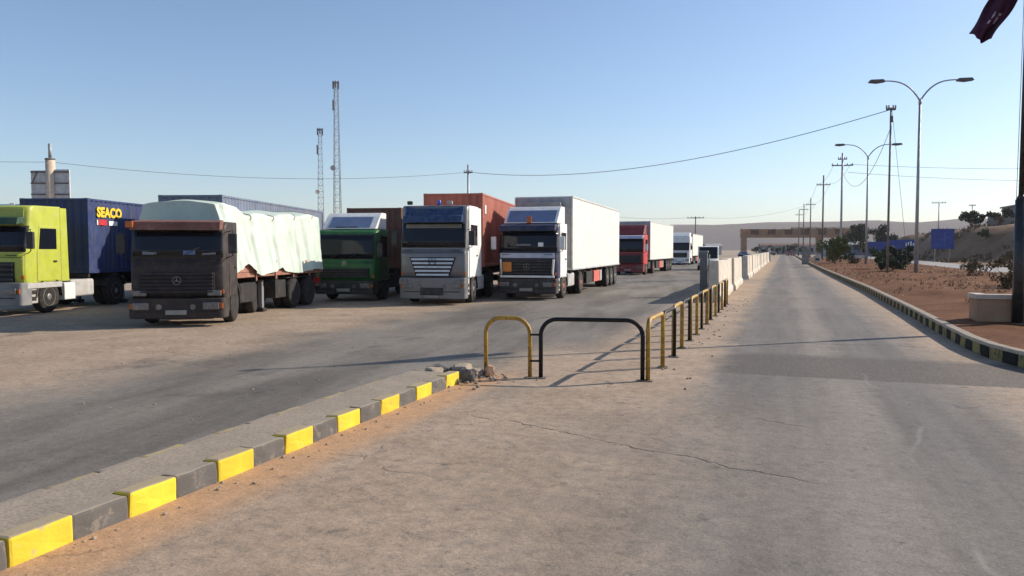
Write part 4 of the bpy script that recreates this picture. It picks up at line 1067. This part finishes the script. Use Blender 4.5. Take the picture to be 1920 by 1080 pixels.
cable('long thin line over the barriers to the small crossarm pole', (5.0, 200, 12.7), (-16.2, 153, 8.2), 1.2, .02)
cable('thin line from the small crossarm pole towards the white trailer', (-16.2, 153, 8.2), (-34.6, 160, 9), .4, .02)

# lattice masts
m_mast = M('weathered_mast_steel', (.22, .21, .215), .6, .3, dust=.1)
def mast(label, loc, H, w0, w1, rz):
    o = thing('lattice_mast', label, 'mast', loc, rz)
    def c(k, z_): 
        w = w0 + (w1 - w0) * z_ / H
        return Vector(((-1, 1, 1, -1)[k % 4] * w / 2, (-1, -1, 1, 1)[k % 4] * w / 2, z_))
    for k in range(4): MB().tube([c(k, -.1), c(k, H)], .055, 6).build('leg', m_mast, o)
    br = MB(); n_ = int(H / 1.25)
    for i in range(n_):
        z0, z1 = H * i / n_, H * (i + 1) / n_
        for k in range(4):
            br.tube([c(k, z1), c(k + 1, z1)], .026, 5); a, b_ = (k, k + 1) if i % 2 else (k + 1, k); br.tube([c(a, z0), c(b_, z1)], .024, 5)
    br.build('bracing', m_mast, o)
    MB().box(-.5, .5, -.5, .5, H, H + .12, .02).build('top_platform', m_mast, o)
    for k, (dx, dy, z_, hh) in enumerate(((-.5, -.3, H - 1.2, 1.5), (.5, -.3, H - 1.2, 1.5), (0, -.55, H - 1.0, 1.3), (-.6, 0, H - 5.2, 2.0))):
        MB().box(dx - .15, dx + .15, dy - .1, dy + .1, z_, z_ + hh, .03).build('antenna_panel', m_grey, o)
    d = MB().lathe([(0, .05), (.05, .35), (.16, .5), (.17, .5), (.1, .3), (.08, .0)], axis=(.3, -1, 0), c=(-.65, -.7, H * .52), seg=18).build('dish', m_lgrey, o)
    return o
mast('taller lattice mast rising above the green truck', (-81.5, 130.3, 0), 33.9, 1.45, .65, R(20))
mast('shorter lattice mast just left of the tallest mast', (-93, 142.2, 0), 27.3, 1.45, .65, R(33))

# billboard seen from the back
bb = thing('billboard', 'grey backed billboard on a thick column at the upper left', 'billboard', (-62.37, 52.28, 0), R(20))
m_col = M('tan_column', (.60, .47, .35), .7, var=.15, dust=.15)
MB().tube([(0, 0, -.1), (0, 0, 10.05)], .40, 16).build('column', m_col, bb)
MB().tube([(0, 0, 10.05), (0, 0, 10.18)], .43, 16).build('column_cap', m_dkpole, bb)
MB().tube([(0, 0, 10.25), (0, 0, 11.5)], .14, 8).build('antenna', m_galv, bb)
for s_ in (-1, 1):
    x0, x1 = sorted((s_ * .42, s_ * 1.72))
    pn = MB().box(x0, x1, -.08, .08, 6.2, 9.1 if s_ < 0 else 9.2, .02).build('sign_panel', M('weathered_sign_back', (.48, .50, .51), .7, dust=.15), bb)
    for zz in (6.9, 7.9, 8.9): MB().box(x0, x1, -.16, -.085, zz, zz + .12, .01, 1).build('cross_rail', m_dkpole, pn)
MB().tube([(-1.65, -.12, 7.9), (-1.1, -.12, 9.0)], .05, 6).build('brace', m_dkpole, bb)

# flagpole and flag
fp = thing('flagpole', 'black flagpole with a thicker lower sleeve standing at the planter wall', 'flagpole', (5.38, 21.75, .2), 0)
m_fblk = M('black_flagpole_paint', (.016, .016, .018), .35, dust=.06, var=.2)
MB().tube([(0, 0, -.1), (0, 0, 3.0)], .125, 18).build('lower_sleeve', m_fblk, fp)
MB().tube([(0, 0, 3.0), (0, 0, 3.12)], .115, 18, r1=.062).build('sleeve_cone', m_fblk, fp)
MB().tube([(0, 0, 3.12), (0, 0, 9.9)], .062, 14, r1=.048).build('upper_pole', m_fblk, fp)
MB().lathe([(0, .05), (.05, .1), (.12, .11), (.18, .07), (.2, 0)], axis=(0, 0, 1), c=(0, 0, 9.9), seg=12).build('finial', m_galv, fp)
MB().tube([(-.12, -.02, .8), (-.09, -.02, 6), (-.07, -.02, 9.8)], .008, 5).build('halyard', m_lgrey, fp)
MB().box(-.26, .26, -.26, .26, -.12, .02, .02).build('base_plate', m_foot, fp)
def flag_mat():
    t = NT('maroon_flag_cloth'); p = t.pos()
    c = t.mix(t.sm(t.noise(p, 3, 3), .3, .7), (.042, .011, .028), (.07, .02, .046))
    return t.fin(c, .85, 0, .2)
fl = MB()
def ffn(u, v):
    # u along the fly (from the pole), v across the hoist; the cloth droops into a slanting bundle
    dirn = Vector((-.50, -.05, -.87)); side = Vector((.84, .0, -.40)); k = min(1, u * 3)
    p = Vector((-.07, 0, 9.2 - .9 * v)) * (1 - k) + (Vector((-.26, 0, 8.42)) + dirn * (u * 1.62) + side * (v - .30) * (.62 - .08 * u)) * k
    f = .13 * math.sin(v * 8.5 + u * 2.0) + .07 * math.sin(v * 17 - u * 4)
    p.y += f * (.3 + .7 * min(1, u * 2)); p.x += .03 * math.sin(u * 9 + v * 3)
    if u > .9: p.z -= (u - .9) * (1.2 * math.sin(v * 3.1))
    return p
fl.grid(34, 26, ffn, True)
fo = fl.build('flag', flag_mat(), None, (5.38, 21.75, .2))
sol = fo.modifiers.new('thick', 'SOLIDIFY'); sol.thickness = .006
tag(fo, 'dark maroon flag hanging slantwise from the black flagpole', 'flag')
fm = MB()
m_fmark = M('pale_flag_print', (.42, .33, .38), .85, dust=0)
for (u0, v0, u1, v1) in ((.66, .36, .76, .70), (.70, .30, .73, .62), (.79, .35, .84, .46), (.60, .55, .64, .72)):
    q = [Vector(ffn(u_, v_)) + Vector((0, -.012, 0)) for u_, v_ in ((u0, v0), (u1, v0), (u1, v1), (u0, v1))]
    fm.grid(6, 6, lambda a, b_: Vector(ffn(u0 + (u1 - u0) * a, v0 + (v1 - v0) * b_)) + Vector((0, -.012, 0)))
fm.build('flag_print', m_fmark, fo)

# planter wall
pl = thing('planter_wall', 'low pinkish brown planter wall with a pale coping at the right edge', 'planter', (4.53, 21.8, .2), R(3))
m_plw = M('pink_brown_render', (.36, .21, .125), .9, var=.12, sc=2, dust=.2, bump=.3)
for (x0, x1, y0, y1) in ((0, 5.2, 0, .2), (0, .2, .2, .7), (5., 5.2, .2, .7), (.2, 5., .5, .7)):
    MB().box(x0, x1, y0, y1, -.1, .58, .008, 1).build('wall', m_plw, pl)
k_ = 0
for k in range(6):
    MB().box(-.04 + k * .88, -.04 + k * .88 + .87, -.05, .25, .582, .70, .015).build('coping_stone', m_cap, pl)
MB().box(-.04, .24, .255, .74, .582, .70, .015).build('coping_stone', m_cap, pl)
MB().box(.2, 5., .2, .5, 0, .45).build('soil', m_median, pl)

# blue signs
m_blue = M('blue_sign_face', (.010, .035, .23), .45, var=.1, dust=.06)
m_mark = M('faded_sign_print', (.04, .09, .38), .6, dust=.05)
def bsign(label, loc, rz, w, z0, z1, marks, legs):
    o = thing('road_sign', label, 'sign', loc, rz)
    f = MB().box(-w / 2, w / 2, -.06, .06, z0, z1, .02).build('sign_face', m_blue, o)
    for (x0, x1, a, b_) in marks: MB().box(x0, x1, -.072, -.058, a, b_).build('faded_mark', m_mark, f)
    for xx in legs: MB().tube([(xx, .11, -.1), (xx, .11, z1 - .1)], .07, 8).build('leg', m_galv, o)
    return o
bsign('large square blue road sign in front of the tan embankment', (23.0, 134.5, 0.1), R(-9), 3.15, 2.0, 5.1, [(-1.2, .3, 2.7, 2.82), (-1.2, -.2, 2.4, 2.52), (.2, .36, 2.4, 4.6), (.36, .9, 3.7, 3.86), (-.3, .2, 3.3, 3.46)], (-1., 1.))
bsign('long low blue banner sign with white marks behind the bushes', (20.6, 158, .1), R(-8), 5.2, 1.9, 3.7, [], (-2., 0., 2.))
o = bpy.data.objects['road_sign.001']
for k in range(5): MB().box(.4 + k * .4, .62 + k * .4, -.075, -.058, 2.5 + .1 * (k % 2), 3.1 + .15 * (k % 3)).build('white_mark', m_white, o.children[0])
bsign('small blue sign left of the bushes beneath the dark trees', (17.6, 170, .1), R(-8), 3.4, 1.7, 3.5, [], (-1.2, 1.2))

# guard box at the near tip of the far median
gbx = thing('roadside_cabinet', 'narrow grey green cabinet at the kerb far along the road', 'cabinet', (2.75, 112, 0), 0)
MB().box(-.45, .45, -.45, .45, 0, 2.0, .03).build('cabinet_body', M('grey_green_paint', (.16, .19, .16), .7, dust=.2), gbx)
MB().box(-.52, .52, -.52, .52, 2.002, 2.15, .02).build('lid', m_grey, gbx)
MB().box(-.3, .3, -.47, -.44, .4, 1.7, .01).build('door', m_grey, gbx)
wb = thing('concrete_block', 'small white concrete block beside the grey green cabinet', 'block', (4.4, 116, .2), 0)
MB().box(-.5, .5, -.4, .4, -.05, .95, .04).build('block_body', m_conc, wb)
MB().box(-.25, .25, -.415, -.38, .3, .6, .01).build('recess', m_chassis, wb)
# low white wall of the far median
tag(MB().box(0, 7, 0, .3, -.1, .75, .03).build('low_wall', m_conc, None, (7.5, 150, .2), (0, 0, R(15))), 'low pale wall across the far end of the median', 'wall')

# ------------------------------------------------------------------ vegetation
def leaf_mat(name, c1, c2):
    t = NT(name); g_ = t.n('ShaderNodeNewGeometry')
    rp = g_.outputs['Random Per Island']
    return t.fin(t.mix(rp, c1, c2), .75, 0, .2)
m_leafy = leaf_mat('yellow_green_leaves', (.13, .14, .03), (.06, .085, .025))
m_leafd = leaf_mat('dark_green_leaves', (.018, .03, .016), (.045, .06, .03))
m_leafg = leaf_mat('mid_green_leaves', (.05, .085, .03), (.03, .05, .02))
m_leafb = leaf_mat('dry_brown_leaves', (.16, .10, .05), (.08, .065, .035))
m_bark = M('bark', (.13, .095, .07), .9, var=.3, sc=4, dust=.2)
def plant(name, label, cat, loc, h, r, n, m_, trunk=.3, leaf=.28, clumps=16, tall=False, group=None):
    o = thing(name, label, cat, loc, random.uniform(0, 6), group)
    cs = []
    zc = h * (trunk + (1 - trunk) / 2); rz_ = h * (1 - trunk) / 2
    for k in range(clumps):
        d = Vector((random.gauss(0, 1), random.gauss(0, 1), random.gauss(0, 1))).normalized() * random.uniform(.25, .92)
        tp_ = 1 - .55 * max(0, d.z) if tall else 1
        cs.append((Vector((d.x * r * tp_, d.y * r * tp_, zc + d.z * rz_)), random.uniform(.22, .42) * min(r, rz_ * 1.2)))
    tr = MB(); tr.tube([(0, 0, -.15), (.03 * h * .2, 0, h * trunk), (.0, .02 * h, h * .75)], max(.03, h * .022), 8, r1=.02)
    for c, rr in cs[:9]:
        tr.tube([(0, 0, h * trunk * random.uniform(.5, 1.1)), tuple(c * .6 + Vector((0, 0, h * trunk * .4))), tuple(c)], max(.015, h * .008), 5, r1=.008)
    tr.build('trunk', m_bark, o)
    lf = MB()
    for k in range(n):
        c, rr = random.choice(cs)
        d = Vector((random.gauss(0, 1), random.gauss(0, 1), random.gauss(0, .8)))
        d = d.normalized() * rr * random.random() ** .4
        q = c + d
        if q.z < .04: q.z = .04 + random.random() * .1
        lf.leaf(q, leaf * random.uniform(.6, 1.3))
    lf.build('crown', m_, o)
    return o
plant('small_tree', 'yellow green small tree on the median before the gantry', 'tree', (5.6, 97.3, .2), 3.7, 1.75, 3200, m_leafy, .2, .30, 20)
plant('dark_tree', 'tall dark tree behind the right end of the gantry', 'tree', (18.9, 218, 0), 10.6, 3.6, 3600, m_leafd, .15, .5, 22, True)
plant('dark_tree', 'lower dark tree to the right of the tall dark tree', 'tree', (23.6, 216, 0), 8.2, 3.0, 2600, m_leafd, .15, .5, 18)
plant('dark_tree', 'dark tree peeping over the gantry end to the left of the tall dark tree', 'tree', (14.6, 224, 0), 7.8, 2.6, 2000, m_leafd, .15, .45, 16)
plant('bush', 'bright green bush left of the cable pole foot', 'bush', (7.9, 73, .2), 2.0, 1.05, 1500, m_leafg, .08, .2, 12)
plant('bush', 'large dark green bush between the cable pole and the nearer lamp', 'bush', (9.4, 75, .2), 2.35, 1.5, 2400, m_leafd, .06, .24, 15)
plant('bush', 'low dark green bush behind the cable pole', 'bush', (8.3, 69, .2), 1.25, 1.1, 1500, m_leafd, .06, .2, 12)
for i, (x, y_, h_, m_, lab) in enumerate(((6.0, 104, 1.5, m_leafb, 'reddish dry bush on the median left of the lamps'), (7.6, 98, 1.2, m_leafb, 'lower reddish dry bush nearer the median middle'),
        (8.6, 118, 1.6, m_leafg, 'grey green bush at the far end of the median'), (11.3, 55, 1.5, m_leafb, 'dry brown bush by the side road right of the lamps'),
        (10.4, 42, 1.75, m_leafb, 'tall dry bush behind the planter wall, left end'), (11.6, 41, 1.5, m_leafg, 'olive bush behind the planter wall near the flagpole'), (12.6, 38, 1.6, m_leafb, 'dry bush behind the flagpole'),
        (9.0, 36.5, 1.1, m_leafb, 'low dry scrub left of the planter wall'), (30, 140, 1.8, m_leafg, 'green bush at the foot of the embankment'), (34, 150, 1.6, m_leafb, 'dry bush on the embankment slope'))):
    plant('bush', lab, 'bush', (x, y_, .1 if x < 17 else mound_z(x, y_)), h_, h_ * .75, 750, m_, .08, .15 if y_ < 60 else .22, 12)
for i, (x, y_, h_, r_) in enumerate(((31.2, 157, 3.6, 2.0), (34.5, 158, 3.3, 2.5), (37.6, 158, 3.5, 2.3))):
    plant('dark_tree', ('dark spreading tree at the left end of the wall on the embankment', 'broad dark tree behind the wall on the embankment', 'dark tree at the right end behind the wall on the embankment')[i], 'tree', (x, y_, mound_z(x, y_) - .2), h_, r_, 1700, m_leafd, .15, .42, 15)
for i, (x, y_, h_, r_, m_, lab) in enumerate(((-9.5, 300, 3.6, 2.2, m_leafd, 'dark bush beneath the left end of the gantry'), (-5, 315, 4.6, 2.4, m_leafg, 'green tree beneath the gantry, left of the road end'),
        (-1, 318, 3.2, 2.6, m_leafd, 'dark bush at the end of the road beneath the gantry'), (3.2, 305, 5.2, 2.3, m_leafd, 'dark tree beneath the gantry, right of the road end'), (6.8, 300, 3.4, 2.4, m_leafd, 'low dark tree beneath the gantry near the third power pole'),
        (-21, 190, 3.4, 2.0, m_leafg, 'olive tree beyond the plain white truck'), (-24, 240, 4.5, 3., m_leafd, 'dark tree left of the gantry in the distance'), (11.2, 262, 4.8, 2.6, m_leafd, 'dark tree at the foot of the gantry column'))):
    plant('bush' if h_ < 3.5 else 'small_tree', lab, 'tree' if h_ >= 3.5 else 'bush', (x, y_, -.03), h_, r_, 900, m_, .1, .42, 12)
# wall and house on the embankment
m_wallb = M('grey_block_wall', (.21, .20, .19), .9, var=.15, sc=1, dust=.2)
zz = mound_z(38, 153)
wl = thing('boundary_wall', 'long grey block wall along the crest of the embankment', 'wall', (33.2, 153, zz - .9), R(2))
for k in range(12):
    MB().box(k * 3.02, k * 3.02 + 3., 0, .25, 0, 2.2, .02).build('wall_panel', m_wallb, wl)
    MB().box(k * 3.02 - .15, k * 3.02 + .15, -.06, .31, 0, 2.4, .02).build('pier', m_wallb, wl)
hs = thing('house', 'dark flat roofed house above the wall on the embankment', 'house', (39, 161, zz - .3), R(2))
MB().box(0, 14, 0, 8, 0, 3.9, .03).build('wall', m_wallb, hs); MB().box(-.3, 14.3, -.3, 8.3, 3.9, 4.2, .03).build('roof', m_grey, hs)
for xx in (1.5, 5.5, 9.5):
    w = MB().box(xx, xx + 1.6, -.06, .05, 1.6, 3.0).build('window', m_lgrey, hs); MB().box(xx + .1, xx + 1.5, -.08, -.05, 1.7, 2.9).build('pane', m_glass, w)
# low plants: dry grass and scrub on median and embankment
def tufts(n, fn, hgt, w):
    q = MB()
    for k in range(n):
        c = fn()
        for j in range(random.randint(4, 7)):
            a = random.uniform(0, 6.28); d = Vector((math.cos(a), math.sin(a), 0)); hh = hgt * random.uniform(.5, 1.3)
            b0 = c + d * random.uniform(0, .06); t_ = b0 + d * hh * random.uniform(.1, .7) + Vector((0, 0, hh)); s_ = d.cross(Vector((0, 0, 1))) * w
            q.bm.faces.new([q.bm.verts.new(b0 - s_), q.bm.verts.new(b0 + s_), q.bm.verts.new(t_)])
    return q
def med_pt():
    while True:
        y_ = 14.5 + 130 * random.random() ** 1.7; x = random.uniform(kx(y_) + .5, 16)
        if mnoise.noise(Vector((x * .3, y_ * .2, 5))) > -.15 + random.uniform(-.2, .2): return Vector((x, y_, med_z(x, y_) - .01))
m_dry = leaf_mat('dry_grass_blades', (.24, .15, .075), (.09, .055, .03))
o = tufts(2600, med_pt, .13, .012).build('dry_grass', m_dry); o['kind'] = 'stuff'; o['label'] = 'short dry grass and stalks on the red earth median'
def mnd_pt():
    while True:
        x = random.uniform(23, 75); y_ = random.uniform(95, 240)
        if mnoise.noise(Vector((x * .11, y_ * .08, 15))) > .12: return Vector((x, y_, mound_z(x, y_) - .05))
o = tufts(2600, mnd_pt, .65, .11).build('scrub', leaf_mat('olive_scrub', (.10, .085, .045), (.18, .13, .075))); o['kind'] = 'stuff'; o['label'] = 'patchy olive scrub over the tan embankment'
st = MB()
for k in range(800):
    c = med_pt(); s_ = random.uniform(.02, .07)
    kk = bmesh.ops.create_icosphere(st.bm, subdivisions=1, radius=s_)
    for v in kk['verts']: v.co = Vector((v.co.x * random.uniform(.8, 1.4), v.co.y, v.co.z * .7)) + c
o = st.build('stones', m_lumpo); o['kind'] = 'stuff'; o['label'] = 'small stones strewn over the median earth'

# ------------------------------------------------------------------ haze
hz = NT('haze_air'); hz.t.nodes.remove(hz.b)
pv = hz.n('ShaderNodeVolumePrincipled'); pv.inputs['Color'].default_value = (.95, .925, .955, 1); pv.inputs['Density'].default_value = .00014
pv.inputs['Anisotropy'].default_value = .1
hz.t.links.new(pv.outputs[0], hz.out.inputs['Volume'])
ho = MB().box(-3700, 3700, -3700, 3700, -3.5, 150).build('haze', hz.m); ho['kind'] = 'stuff'; ho['label'] = 'thin pale haze over the plain'
